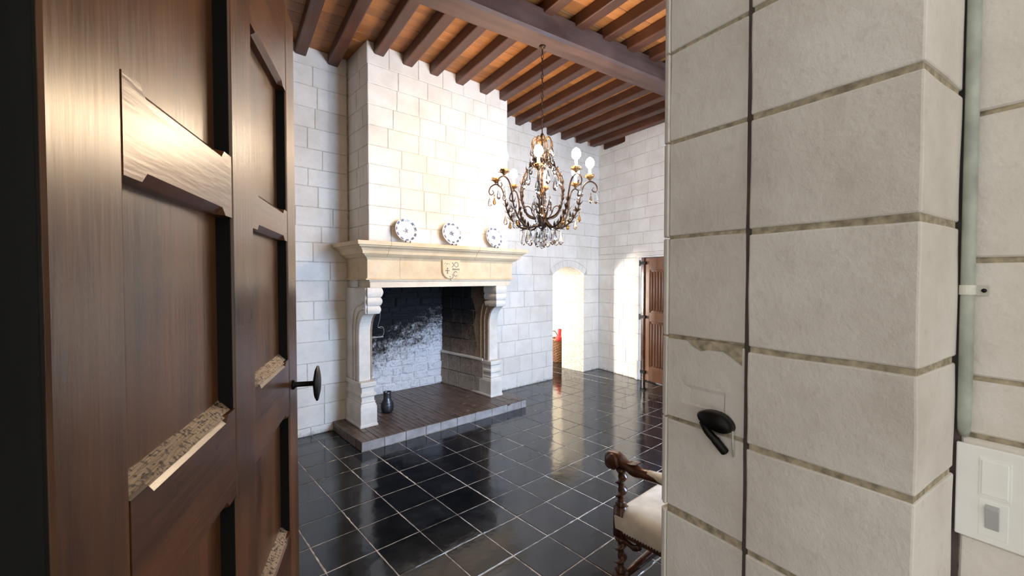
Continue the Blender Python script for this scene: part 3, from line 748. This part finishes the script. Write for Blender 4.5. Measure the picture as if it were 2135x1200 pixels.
plate(2.635, .130, 13, 'largest blue-rimmed white plate, leaning above the carved shield')
plate(3.235, .122, 13, 'blue-rimmed white plate leaning at the right end of the mantel shelf')
jug = empty('jug', (2.09, 4.455, HZ_), 0, 'small dark pewter jug standing on the hearth beside the left jamb', 'jug')
bm = bmesh.new(); lathe(bm, [(.0, .0), (.048, .0), (.062, .018), (.070, .055), (.068, .095), (.058, .125), (.044, .148), (.040, .17), (.041, .215), (.046, .232), (.042, .232), (.037, .215), (.035, .16), (.0, .15)], 28)
done('body', bm, M_pewter, jug, True)
bm = bmesh.new(); lathe(bm, [(.066, .102), (.0705, .104), (.0705, .112), (.064, .116)], 28); done('band', bm, M_pewter, jug, True)
for k in range(3):
    a = k*2*PI/3+.6; bm = bmesh.new(); tube(bm, [(.05*math.cos(a), .05*math.sin(a), .012), (.064*math.cos(a), .064*math.sin(a), .004), (.070*math.cos(a), .070*math.sin(a), .0045)], .0045, 6); done('foot', bm, M_pewter, jug, True)
hk = empty('pot_hanger', (1.93, 4.33, 1.24), 0, 'iron wire pot hanger with a flat bar hanging inside the left jamb', 'hanger')
M_wire = simple('grey_iron', (.20, .19, .18), .5, .7)
bm = bmesh.new(); tube(bm, spline([(.03, 0, .26), (.03, 0, .02), (.022, 0, -.08), (.0, 0, -.16), (.015, 0, -.175), (.045, 0, -.18)], 5), .0035, 6); done('rod', bm, M_wire, hk, True)
bm = bmesh.new(); tube(bm, spline([(.0, 0, -.17), (.05, 0, -.165), (.068, 0, -.21), (.055, 0, -.262), (.0, 0, -.268), (-.06, 0, -.262)], 5), .0045, 6); done('loop', bm, M_wire, hk, True)
bm = bmesh.new(); box(bm, (-.075, -.02, -.277), (.055, .02, -.266)); done('bar', bm, M_wire, hk, bev=.002)

# ------------------------------------------------------------------ basket in the hall
bk = empty('basket', (6.085, 5.46, 0), .3, 'tall brown wicker basket on the hall floor seen through the arch', 'basket')
R = lambda z: .148+.035*z/.42
bm = bmesh.new()
for k in range(17):
    z = .012+k*.0245; n = 48; pts = []
    for q in range(n+1):
        a = 2*PI*q/n; pts.append(((R(z)+.006*math.cos(12*a+PI*(k % 2)))*math.cos(a), (R(z)+.006*math.cos(12*a+PI*(k % 2)))*math.sin(a), z))
    tube(bm, pts, .0125, 6, False)
tag(done('weave', bm, M_wick, bk, True), kind='stuff')
for q in range(12):
    a = 2*PI*(q+.5)/12; bm = bmesh.new(); tube(bm, [(R(z)*math.cos(a), R(z)*math.sin(a), z) for z in (0, .2, .42)], .007, 6); done('stake', bm, M_wick, bk, True)
bm = bmesh.new()
for off in (0, PI): tube(bm, [((R(.43)+.008*math.cos(14*2*PI*q/80+off))*math.cos(2*PI*q/80), (R(.43)+.008*math.cos(14*2*PI*q/80+off))*math.sin(2*PI*q/80), .432+.010*math.sin(14*2*PI*q/80+off)) for q in range(81)], .014, 7, False)
done('rim', bm, M_straw, bk, True)
for hs in (PI*.5+.3+PI*.75, PI*.5+.3-PI*.25):
    hm = Matrix.Rotation(hs, 4, 'Z'); bm = bmesh.new()
    tube(bm, [hm @ Vector((R(.43)-.005+.02*math.sin(PI*k/14), -.085*math.cos(PI*k/14), .425+.135*math.sin(PI*k/14))) for k in range(15)], .011, 8); done('handle', bm, M_wick, bk, True)
bm = bmesh.new(); lathe(bm, [(0, 0), (R(0), 0), (R(0), .008), (0, .008)], 24); done('base', bm, M_wick, bk)
rc = empty('red_cloth', (6.00, 5.40, .38), 0, 'rolled red cloth sticking out of the wicker basket', 'cloth')
bm = bmesh.new(); lathe(bm, [(.0, 0), (.036, .0), (.040, .05), (.036, .15), (.037, .245), (.030, .255), (.0, .256)], 14, mx=Matrix.Rotation(rad(4), 4, 'Y')); done('roll', bm, M_red, rc, True)
bm = bmesh.new(); lathe(bm, [(.0, -.04), (.045, -.03), (.062, .0), (.056, .045), (.03, .075), (.0, .08)], 14, c=(-.045, -.03, .06), wave=(3, .18)); done('fold', bm, M_red, rc, True)

# ------------------------------------------------------------------ chandelier
CH = Vector((2.70, 2.635, 0))
ch = empty('chandelier', (CH.x, CH.y, 3.63), 0, 'gilded iron chandelier with eight lit bulbs and crystal drops on a chain', 'chandelier')
ZO = -3.63
def cp(name, bm, mat, smooth=True, parent=None): return done(name, bm, mat, parent or ch, smooth)
bm = bmesh.new(); lathe(bm, [(.0, 0), (.03, 0), (.026, -.012), (.012, -.018), (.006, -.03), (0, -.03)], 14); cp('ceiling_hook', bm, M_bronze)
# chain
bm = bmesh.new(); pl = []
for k in range(17):
    a = 2*PI*k/16; pl.append((.0085*math.cos(a), 0, .0265*math.sin(a) if True else 0))
tube(bm, pl, .0034, 6, False); lk = cp('chain_link', bm, M_bronze)
zt = -.045; nl = 0
while zt > -.76:
    o = lk if nl == 0 else copy_obj(lk, ch)
    o.location = (0, 0, zt); o.rotation_euler = (0, 0, (PI/2 if nl % 2 else 0)+.5); zt -= .0435; nl += 1
TOP = 2.86
bm = bmesh.new()
lathe(bm, [(.0, TOP+.02), (.008, TOP+.015), (.02, TOP-.01), (.014, TOP-.03), (.009, TOP-.05), (.009, 2.66), (.024, 2.645), (.030, 2.62), (.016, 2.59), (.010, 2.56), (.010, 2.40), (.018, 2.38), (.022, 2.34), (.012, 2.30), (.012, 2.18), (.034, 2.16), (.052, 2.12), (.058, 2.085), (.040, 2.05), (.020, 2.035), (.012, 2.015), (.0, 2.01)], 16, c=(0, 0, ZO))
cp('stem', bm, M_bronze)
def rot(p, a): return Vector((p[0]*math.cos(a)-p[1]*math.sin(a), p[0]*math.sin(a)+p[1]*math.cos(a), p[2]))
right = math.atan2(rt.y, rt.x)
angs = [right+rad(-8+45*k) for k in range(8)]
# arm prototype along +x
arm_pts = spline([(.045, 0, 2.10), (.10, 0, 2.045), (.18, 0, 2.045), (.26, 0, 2.105), (.315, 0, 2.21), (.335, 0, 2.32), (.365, 0, 2.405), (.415, 0, 2.438), (.462, 0, 2.415), (.478, 0, 2.372), (.458, 0, 2.345), (.435, 0, 2.362), (.446, 0, 2.385)], 6)
arm_pts = [Vector((p.x, p.y, p.z+ZO)) for p in arm_pts]
bm = bmesh.new(); nA = len(arm_pts); tube(bm, arm_pts, [.0095-.0055*i/nA for i in range(nA)], 8); arm0 = cp('arm', bm, M_bronze)
# acanthus leaves on the arm
def leaf(bm, p, d, L, w, curl=.3):
    d = Vector(d).normalized(); sidev = d.cross(Vector((0, 0, 1)))
    sidev = sidev.normalized() if sidev.length > .1 else Vector((0, 1, 0)); nn = sidev.cross(d)
    pr = []
    for i, (t, s) in enumerate(((0, .25), (.25, .85), (.5, 1), (.75, .7), (1, .05))):
        c = Vector(p)+d*L*t+nn*L*curl*t*t
        pr.append([c-sidev*w*s+nn*w*.3*s, c-nn*.0015, c+sidev*w*s+nn*w*.3*s, c+nn*.003])
    loft(bm, pr)
bm = bmesh.new()
for i in range(10, 26, 3):
    t = (arm_pts[i+1]-arm_pts[i-1]).normalized(); nn = Vector((-t.z, 0, t.x))
    for s in (-1, 1): leaf(bm, arm_pts[i], t*.6+nn*.55*s+Vector((0, .35*s, 0)), .055, .011)
    leaf(bm, arm_pts[i], t*.5+nn*.8, .05, .010)
al0 = cp('arm_leaves', bm, M_bronze)
# candle cup, sleeve, bulb
CR, CZ = .415, 2.445
bm = bmesh.new(); lathe(bm, [(.0, 0), (.010, .002), (.014, .012), (.030, .024), (.036, .042), (.034, .052), (.026, .040), (.012, .03), (.0, .03)], 24, c=(CR, 0, CZ+ZO), wave=(6, .20)); 
for k in range(6):
    a = k*PI/3; leaf(bm, (CR+.014*math.cos(a), .014*math.sin(a), CZ+.014+ZO), (math.cos(a), math.sin(a), .9), .042, .013, -.35)
cup0 = cp('candle_cup', bm, M_gilt)
bm = bmesh.new(); lathe(bm, [(.0, .028), (.0115, .028), (.0115, .10), (.009, .104), (.0, .104)], 12, c=(CR, 0, CZ+ZO)); sl0 = cp('candle_sleeve', bm, M_wax)
bm = bmesh.new(); lathe(bm, [(.006, .104), (.024, .116), (.037, .136), (.037, .162), (.026, .186), (.004, .202)], 12, c=(CR, 0, CZ+ZO)); bu0 = cp('bulb', bm, M_bulb)
# crystal drop prototypes
def drop(name, L, w, mat):
    bm = bmesh.new(); lathe(bm, [(.001, 0), (w*.28, -L*.18), (w*.7, -L*.5), (w, -L*.74), (w*.7, -L*.92), (.001, -L)], 6)
    lathe(bm, [(.001, .022), (.007, .014), (.007, .006), (.001, .0)], 6)
    return cp(name, bm, mat, False)
dr0 = drop('crystal_drop', .095, .020, M_crystal); da0 = drop('crystal_drop', .075, .016, M_amber); dl0 = drop('crystal_drop', .13, .026, M_crystal)
first = {}
def put(o, loc, rz=0, **kw):
    if o.name not in first: first[o.name] = 1; c = o
    else: c = copy_obj(o, ch)
    c.location = loc; c.rotation_euler = (kw.get('rx', 0), 0, rz); return c
for k, a in enumerate(angs):
    for o in (arm0, al0, cup0, sl0, bu0): put(o, (0, 0, 0), a)
    put(dr0, rot((.47, .0, 2.335+ZO), a), a); put(dr0 if k % 2 else da0, rot((.425, .02, 2.325+ZO), a), a+.4)
    put(dr0 if k % 3 else da0, rot((.325, .02, 2.165+ZO), a), a); put(da0 if k % 3 == 1 else dr0, rot((.29, -.025, 2.115+ZO), a), a)
    put(dl0, rot((.165, 0, 2.02+ZO), a), a)
# small inner scrolls and fronds
sc_pts = [Vector((p.x, p.y, p.z+ZO)) for p in spline([(.05, 0, 2.12), (.085, 0, 2.17), (.10, 0, 2.215), (.13, 0, 2.235), (.16, 0, 2.215), (.155, 0, 2.18), (.135, 0, 2.175)], 5)]
bm = bmesh.new(); tube(bm, sc_pts, [.006-.003*i/len(sc_pts) for i in range(len(sc_pts))], 6); sc0 = cp('scroll', bm, M_bronze)
fr_pts = [Vector((p.x, p.y, p.z+ZO)) for p in spline([(.05, 0, 2.12), (.15, 0, 2.16), (.205, 0, 2.28), (.20, 0, 2.42), (.145, 0, 2.54), (.07, 0, 2.62), (.05, 0, 2.70)], 6)]
bm = bmesh.new(); tube(bm, fr_pts, [.008-.003*i/len(fr_pts) for i in range(len(fr_pts))], 6)
for i in range(8, 32, 3):
    t = (fr_pts[i+1]-fr_pts[i-1]).normalized(); nn = Vector((-t.z, 0, t.x))
    for s in (-1, 1): leaf(bm, fr_pts[i], t*.7+nn*.6*s+Vector((0, .3*s, 0)), .040, .010)
fd0 = cp('frond', bm, M_bronze)
cr_pts = [Vector((p.x, p.y, p.z+ZO)) for p in spline([(.02, 0, 2.63), (.055, 0, 2.67), (.088, 0, 2.74), (.088, 0, 2.80), (.06, 0, 2.835), (.035, 0, 2.815), (.045, 0, 2.79)], 6)]
bm = bmesh.new(); tube(bm, cr_pts, .0055, 6); ct0 = cp('crown_scroll', bm, M_gilt)
for k in range(6):
    a = right+rad(25+60*k)
    put(fd0, (0, 0, 0), a); put(sc0, (0, 0, 0), a+.5)
    put(dl0, rot((.17, 0, 2.52+ZO), a+.3), a); put(dr0, rot((.12, 0, 2.62+ZO), a), a)
for k in range(8):
    a = right+rad(10+45*k); put(ct0, (0, 0, 0), a); put(dr0, rot((.092, 0, 2.76+ZO), a), a); put(dl0, rot((.085, 0, 2.70+ZO), a+.4), a)
    put(dr0, rot((.075, 0, 2.30+ZO), a), a)
for k in range(9):
    a = k*2*PI/9; put(dl0 if k % 2 else dr0, rot((.11, 0, 2.015+ZO), a), a)
for k in range(5):
    a = k*2*PI/5+.4; put(dl0, rot((.05, 0, 2.00+ZO), a), a)
put(dl0, (0, 0, 1.985+ZO))

# ------------------------------------------------------------------ the big open door in front
HD = Vector((-.0533, .4866, 0)); DA = rad(65.45)
door = empty('door_1', HD, 0, 'tall varnished brown oak panelled door standing open at the left', 'door', kind='structure')
FD = Frame(HD.xy, DA)     # n points right, into the passage opening
n_before = set(C.objects)
def dpart(name, u0, u1, z0, z1, w0, w1, mat, bev=.004, loc=True, sub=0):
    bm = bmesh.new(); m = Matrix.Identity(4)
    box(bm, (-(u1-u0)/2, w0, -(z1-z0)/2), ((u1-u0)/2, w1, (z1-z0)/2))
    o = done(name, bm, mat, door, bev=bev); o.matrix_local = Matrix.Translation(FD((u0+u1)/2, (z0+z1)/2)) @ FDM
    return o
FDM = Matrix.Identity(4)
for i in range(3): FDM[i][0] = FD.d[i]; FDM[i][1] = FD.n[i]
T = .055; RC = .025; Z0, Z1 = .02, 2.362
dpart('hinge_stile', .0015, .112, Z0, Z1, -T, 0, M_door, .005)
dpart('shaded_door_edge', -.004, .001, Z0, Z1, -T, -.001, M_edgeshade, .001)  # hinge edge of the door, its unlit shade put into the colour
dpart('middle_stile', .441, .566, Z0, Z1, -T, .0005, M_door)
dpart('lock_stile', .898, 1.016, Z0, Z1, -T, 0, M_door, .006)
ZL = [(Z0, .22), (.62, .885), (1.21, 1.368), (1.705, 1.812), (2.115, Z1)]; ZRr = [(Z0, .22), (.62, .885), (1.215, 1.372), (1.702, 1.785), (2.115, Z1)]
for (u0, u1), zr in (((.112, .441), ZL), ((.566, .898), ZRr)):
    for z0, z1 in zr:
        L = u1-u0; zc = (z0+z1)/2; h = (z1-z0)/2; bm = bmesh.new()
        # rail: square ends, stopped chamfer along the panel edges
        rg = []
        for u, c in ((0.0004, 0), (.035, 0), (.047, 1), (L-.047, 1), (L-.035, 0), (L-.0004, 0)):
            k = .012*c; lo_ = k if z0 > .1 else 0; hi_ = k if z1 < 2.3 else 0
            rg.append([(u-L/2, -T+.004, -h), (u-L/2, -RC, -h), (u-L/2, -lo_, -h+0*lo_), (u-L/2, -.0006, -h+lo_), (u-L/2, -.0006, h-hi_), (u-L/2, -hi_-.0006, h), (u-L/2, -RC, h), (u-L/2, -T+.004, h)])
        loft(bm, rg); o = done('rail', bm, M_doorrail, door); o.matrix_local = Matrix.Translation(FD((u0+u1)/2, zc)) @ FDM
    for (a, b_), (c, d_) in zip(zr, zr[1:]):
        for a0, a1 in ((u1-.0045, u1-.0005), (u0+.0005, u0+.003)): dpart('recess_shade', a0, a1, b_, c, -RC-.002, -.0035, M_edgeshade, 0)  # added dark strips that paint the shade inside the panel recesses
        bm = bmesh.new(); L = (u1-u0)/2; h = (c-b_)/2
        box(bm, (-L, -T+.006, -h), (L, -RC, h)); fl = .05
        o = done('panel', bm, M_door, door); o.matrix_local = Matrix.Translation(FD((u0+u1)/2, (b_+c)/2)) @ FDM
    # worn sloping sill where each lower rail meets its panel, its pale colour also painting in lamplight
    for z1 in (zr[1][1], zr[2][1]):
        L = (u1-u0)/2-.004; bm = bmesh.new(); n = 14; rg = []
        for k in range(n+1):
            x = -L+2*L*k/n; j = mnoise.noise(Vector((x*30, z1*7, u0*5)))*.003
            rg.append([(x, -.0035+j*.5, -.004), (x, -RC-.001, .017+j), (x, -RC-.001, -.004)])
        loft(bm, rg); o = done('sill', bm, M_worn_lamplit, door); o.matrix_local = Matrix.Translation(FD((u0+u1)/2, z1)) @ FDM
        o['label'] = 'worn bare wood sill, paled with lamplight'
# knob handle on a shank
hx = FDM.copy(); bm = bmesh.new()
lathe(bm, [(.0, 0), (.014, 0), (.014, .004), (.0085, .008), (.0075, .012), (.0075, .058), (.010, .060), (.0, .060)], 16)
RX = Matrix(((1, 0, 0, 0), (0, 0, 1, 0), (0, -1, 0, 0), (0, 0, 0, 1)))
o = done('handle_shank', bm, M_iron, door, True); o.matrix_local = Matrix.Translation(FD(.945, 1.288)) @ FDM @ RX
bm = bmesh.new(); lathe(bm, [(.0, .055), (.018, .056), (.042, .0605), (.0515, .065), (.051, .068), (.03, .073), (.0, .076)], 28)
o = done('knob', bm, M_iron, door, True); o.matrix_local = Matrix.Translation(FD(.945, 1.288)) @ FDM @ RX
for o in set(C.objects)-n_before: fix(o, door)

# ------------------------------------------------------------------ latch keeper on the pier
kp = empty('latch_keeper', P3(.297, .008, 1.30), 0, 'black iron latch keeper fixed in the doorway pier', 'keeper')
KM = Matrix.Identity(4)
for i in range(3): KM[i][0] = d1[i]; KM[i][1] = -dd2[i]
def kpart(name, bm, mat, smooth=True):
    o = done(name, bm, mat, kp, smooth); o.matrix_local = KM; return o
bm = bmesh.new(); rg = []
for s in (0.0, .018, .026):
    k = 1 if s < .02 else .86
    rg.append([(.004+.046*k*math.cos(t)*(1.0 if math.cos(t) > 0 else .62), s+.003*math.sin(t), .002+.021*k*math.sin(t)*(1 if math.sin(t) > 0 else .95)+.004*math.cos(t)) for t in [2*PI*q/24 for q in range(24)]])
loft(bm, rg); kpart('staple_head', bm, M_iron)
bm = bmesh.new(); tube(bm, spline([(.040, .012, -.006), (.026, .016, -.022), (.010, .014, -.036), (.000, .008, -.050), (-.004, .003, -.058)], 5), [.008]*10+[.009]*11, 10); kpart('tail', bm, M_iron)
bm = bmesh.new(); tube(bm, [(-.024, .010, -.008), (-.022, .006, -.03), (-.022, .002, -.062)], .0022, 6); kpart('pin', bm, M_clip)

# ------------------------------------------------------------------ conduit and switch on the passage wall
cd = empty('conduit', FH(.0105, 1.33, 0), 0, 'grey-green painted conduit running down the corner to the switch', 'conduit')
n_before = set(C.objects)
bm = bmesh.new(); pts = [FH(.0115, z, .0105) for z in (2.75, 2.2, 1.8, 1.5, 1.40, 1.362)]+[FH(.0105, 1.345, .006), FH(.009, 1.334, -.002)]
tube(bm, pts, [.0088]*5+[.0086, .0082, .007], 14); done('pipe', bm, M_pipe, cd, True)
bm = bmesh.new()
rg = []
for z in (1.572, 1.588):
    rg.append([FH(.0115+.0103*math.cos(t), z, .0105+.0103*math.sin(t)) for t in [2*PI*q/16 for q in range(16)]])
loft(bm, rg); fbox(bm, FH, .020, .034, 1.571, 1.587, 0, .003); done('clip', bm, M_clip, cd)
bm = bmesh.new(); lathe(bm, [(0, 0), (.0035, 0), (.003, .002), (0, .0025)], 10); o = done('screw', bm, M_iron, cd, True)
o.matrix_local = Matrix.Translation(FH(.029, 1.579, .003)) @ FH.n.to_track_quat('Z', 'Y').to_matrix().to_4x4()
for o in set(C.objects)-n_before: fix(o, cd)
sw = empty('switch_plate', FH(.05, 1.24, 0), 0, 'white plastic plate with a blank and a rocker switch on the passage wall', 'switch')
n_before = set(C.objects)
def sp_(name, u0, u1, z0, z1, w0, w1, mat, bev=.0012):
    bm = bmesh.new(); fbox(bm, FH, u0, u1, z0, z1, w0, w1); return done(name, bm, mat, sw, bev=bev)
sp_('plate', .002, .098, 1.163, 1.3205, 0, .0075, M_plastic, .002)
sp_('module_frame', .0295, .0655, 1.239, 1.3035, .006, .0088, M_plastic, .0008)
sp_('blank_rocker', .0325, .0625, 1.2435, 1.3, .007, .0105, M_rockw)
sp_('module_frame', .030, .063, 1.175, 1.234, .006, .0082, M_plastic, .0008)
bm = bmesh.new(); p = [FH(u, z, w) for u, z, w in ((.0375,1.188,.007),(.0535,1.188,.007),(.0535,1.229,.007),(.0375,1.229,.007),(.0375,1.189,.0095),(.0535,1.189,.0095),(.0535,1.2235,.0145),(.0375,1.2235,.0145))]
vv = [bm.verts.new(q) for q in p]
for f in ((0,3,2,1),(4,5,6,7),(0,1,5,4),(1,2,6,5),(2,3,7,6),(3,0,4,7)): bm.faces.new([vv[i] for i in f])
done('rocker', bm, M_rocker, sw, bev=.001)
for o in set(C.objects)-n_before: fix(o, sw)

# ------------------------------------------------------------------ armchair behind the pier, facing the fireplace
AC = empty('armchair', (2.045, .87, 0), 0, 'carved walnut armchair with barley-twist posts and cream upholstery', 'armchair')
WX, SY0, SY1 = .315, -.27, .285          # local: front at +y
def ac(name, bm, mat=M_chair, smooth=True, bev=0): return done(name, bm, mat, AC, smooth, bev)
def twist(bm, x, y, z0, z1, r, turns, n=14):
    rg = []; m = int((z1-z0)/.006)
    for i in range(m+1):
        t = i/m; z = z0+(z1-z0)*t; ring = []
        e = min(1, min(t, 1-t)*10)
        for q in range(n):
            a = 2*PI*q/n; rr = r*(1+.30*e*math.cos(2*(a-2*PI*turns*t)))*(.85)
            off = .35*r*e; ring.append((x+rr*math.cos(a)+off*math.cos(2*PI*turns*t), y+rr*math.sin(a)+off*math.sin(2*PI*turns*t), z))
        rg.append(ring)
    loft(bm, rg)
for sx in (-1, 1):
    x = sx*WX
    # front leg
    bm = bmesh.new(); box(bm, (x-.026, SY1-.026, .36), (x+.026, SY1+.026, .505)); box(bm, (x-.026, SY1-.026, .12), (x+.026, SY1+.026, .18))
    lathe(bm, [(.018, .0), (.030, .008), (.034, .03), (.026, .05), (.018, .06), (.028, .075), (.022, .12)], 16, c=(x, SY1, 0)); lathe(bm, [(.022, .18), (.03, .195), (.018, .205), (.018, .21)], 16, c=(x, SY1, 0)); lathe(bm, [(.018, .33), (.03, .345), (.022, .36)], 16, c=(x, SY1, 0))
    twist(bm, x, SY1, .205, .335, .021, 2.0); ac('leg', bm)
    bm = bmesh.new(); box(bm, (x-.024, SY0-.024, .36), (x+.024, SY0+.024, .47)); lathe(bm, [(.02, 0), (.024, .02), (.02, .36)], 14, c=(x, SY0, 0))
    ac('leg', bm)
    bm = bmesh.new(); box(bm, (x-.022, SY0-.03, .46), (x+.022, SY0+.02, 1.15), Matrix.Translation((0, SY0, .46)) @ Matrix.Rotation(rad(6), 4, 'X') @ Matrix.Translation((0, -SY0, -.46))); ac('back_post', bm, smooth=False, bev=.005)
    # arm post
    bm = bmesh.new(); lathe(bm, [(.024, .505), (.028, .515), (.020, .525), (.020, .53)], 16, c=(x, SY1, 0)); twist(bm, x, SY1, .528, .672, .021, 2.2); lathe(bm, [(.020, .668), (.026, .678), (.02, .69)], 16, c=(x, SY1, 0)); ac('arm_post', bm)
    # arm with carved scroll end
    bm = bmesh.new()
    pth = spline([(x, SY0+.0, .735), (x, SY0+.16, .725), (x, .1, .705), (x, .20, .700), (x, SY1-.02, .715), (x, SY1+.03, .735), (x, SY1+.062, .725), (x, SY1+.066, .700), (x, SY1+.045, .688)], 5)
    tube(bm, pth, [.027+.003*math.sin(i*.9) if i > 12 else .025 for i in range(len(pth))], 12)
    tube(bm, [(x-.036, SY1+.035, .715), (x-.03, SY1+.035, .715), (x+.03, SY1+.035, .715), (x+.036, SY1+.035, .715)], [.020, .037, .037, .020], 14)
    for k in range(3): leaf(bm, (x+(k-1)*.018, .245, .728), (0, -1, -.05), .06, .012, .25)
    ac('arm', bm)
    bm = bmesh.new(); rg = []
    for q in range(11):
        t = q/10; y = SY0+.06+(.14-SY0-.06)*t; e = math.sin(PI*min(1, max(0, t)))**.35 if 0 < t < 1 else .6
        rg.append([(x+.036*e*math.cos(a), y, .722-.012*t+.028*e*math.sin(a)) for a in [2*PI*k/12 for k in range(12)]])
    loft(bm, rg); ac('arm_pad', bm, M_cream)
bm = bmesh.new(); rg = []
for z, o in ((.385, .0), (.40, -.004), (.46, -.006), (.485, .006), (.502, .03), (.512, .08)):
    rg.append([(-WX-.022+o, SY0-.02+o, z), (WX+.022-o, SY0-.02+o, z), (WX+.022-o, SY1+.020-o, z), (-WX-.022+o, SY1+.020-o, z)])
loft(bm, rg); ac('seat', bm, M_cream, True, .008)
bm = bmesh.new(); box(bm, (-WX-.014, SY0-.015, .365), (WX+.014, SY1+.012, .388)); ac('seat_frame', bm, smooth=False, bev=.004)
bm = bmesh.new()
def nail(bm, p, n_): lathe(bm, [(.0, .003), (.004, .002), (.005, 0), (0, -.001)], 6, mx=Matrix.Translation(p) @ Vector(n_).to_track_quat('Z', 'Y').to_matrix().to_4x4())
k = SY0
while k < SY1+.01:
    nail(bm, (-WX-.023, k, .394), (-1, 0, 0)); nail(bm, (WX+.023, k, .394), (1, 0, 0)); k += .014
k = -WX
while k < WX: nail(bm, (k, SY1+.021, .394), (0, 1, 0)); k += .014
tag(ac('seat_nails', bm, M_bronze), kind='stuff')
for y in (SY0, SY1-.0):
    bm = bmesh.new(); tube(bm, [(-WX, y, .15), (-WX*.5, y, .15), (0, y, .15), (WX*.5, y, .15), (WX, y, .15)], [.014, .02, .024, .02, .014], 12); ac('stretcher', bm)
for x in (-WX, WX):
    bm = bmesh.new(); tube(bm, [(x, SY0, .15), (x, 0, .15), (x, SY1, .15)], [.014, .022, .014], 12); ac('stretcher', bm)
    bm = bmesh.new(); tube(bm, spline([(x, SY1-.02, .345), (x, SY1-.07, .335), (x, SY1-.10, .352)], 4), [.012]*4+[.016]*5, 10); ac('bracket', bm)
bm = bmesh.new(); rg = []
for z, t in ((.62, .022), (.65, .04), (.88, .05), (1.10, .04), (1.13, .022)):
    y = SY0-.01-(z-.46)*.105; rg.append([(-WX+.02, y-t*.5, z), (WX-.02, y-t*.5, z), (WX-.02, y+t, z), (-WX+.02, y+t, z)])
loft(bm, rg); ac('backrest', bm, M_cream, False, .012)
bm = bmesh.new(); tube(bm, [(-WX-.02, SY0-.08, 1.15), (0, SY0-.08, 1.19), (WX+.02, SY0-.08, 1.15)], [.02, .026, .02], 12); ac('crest_rail', bm)
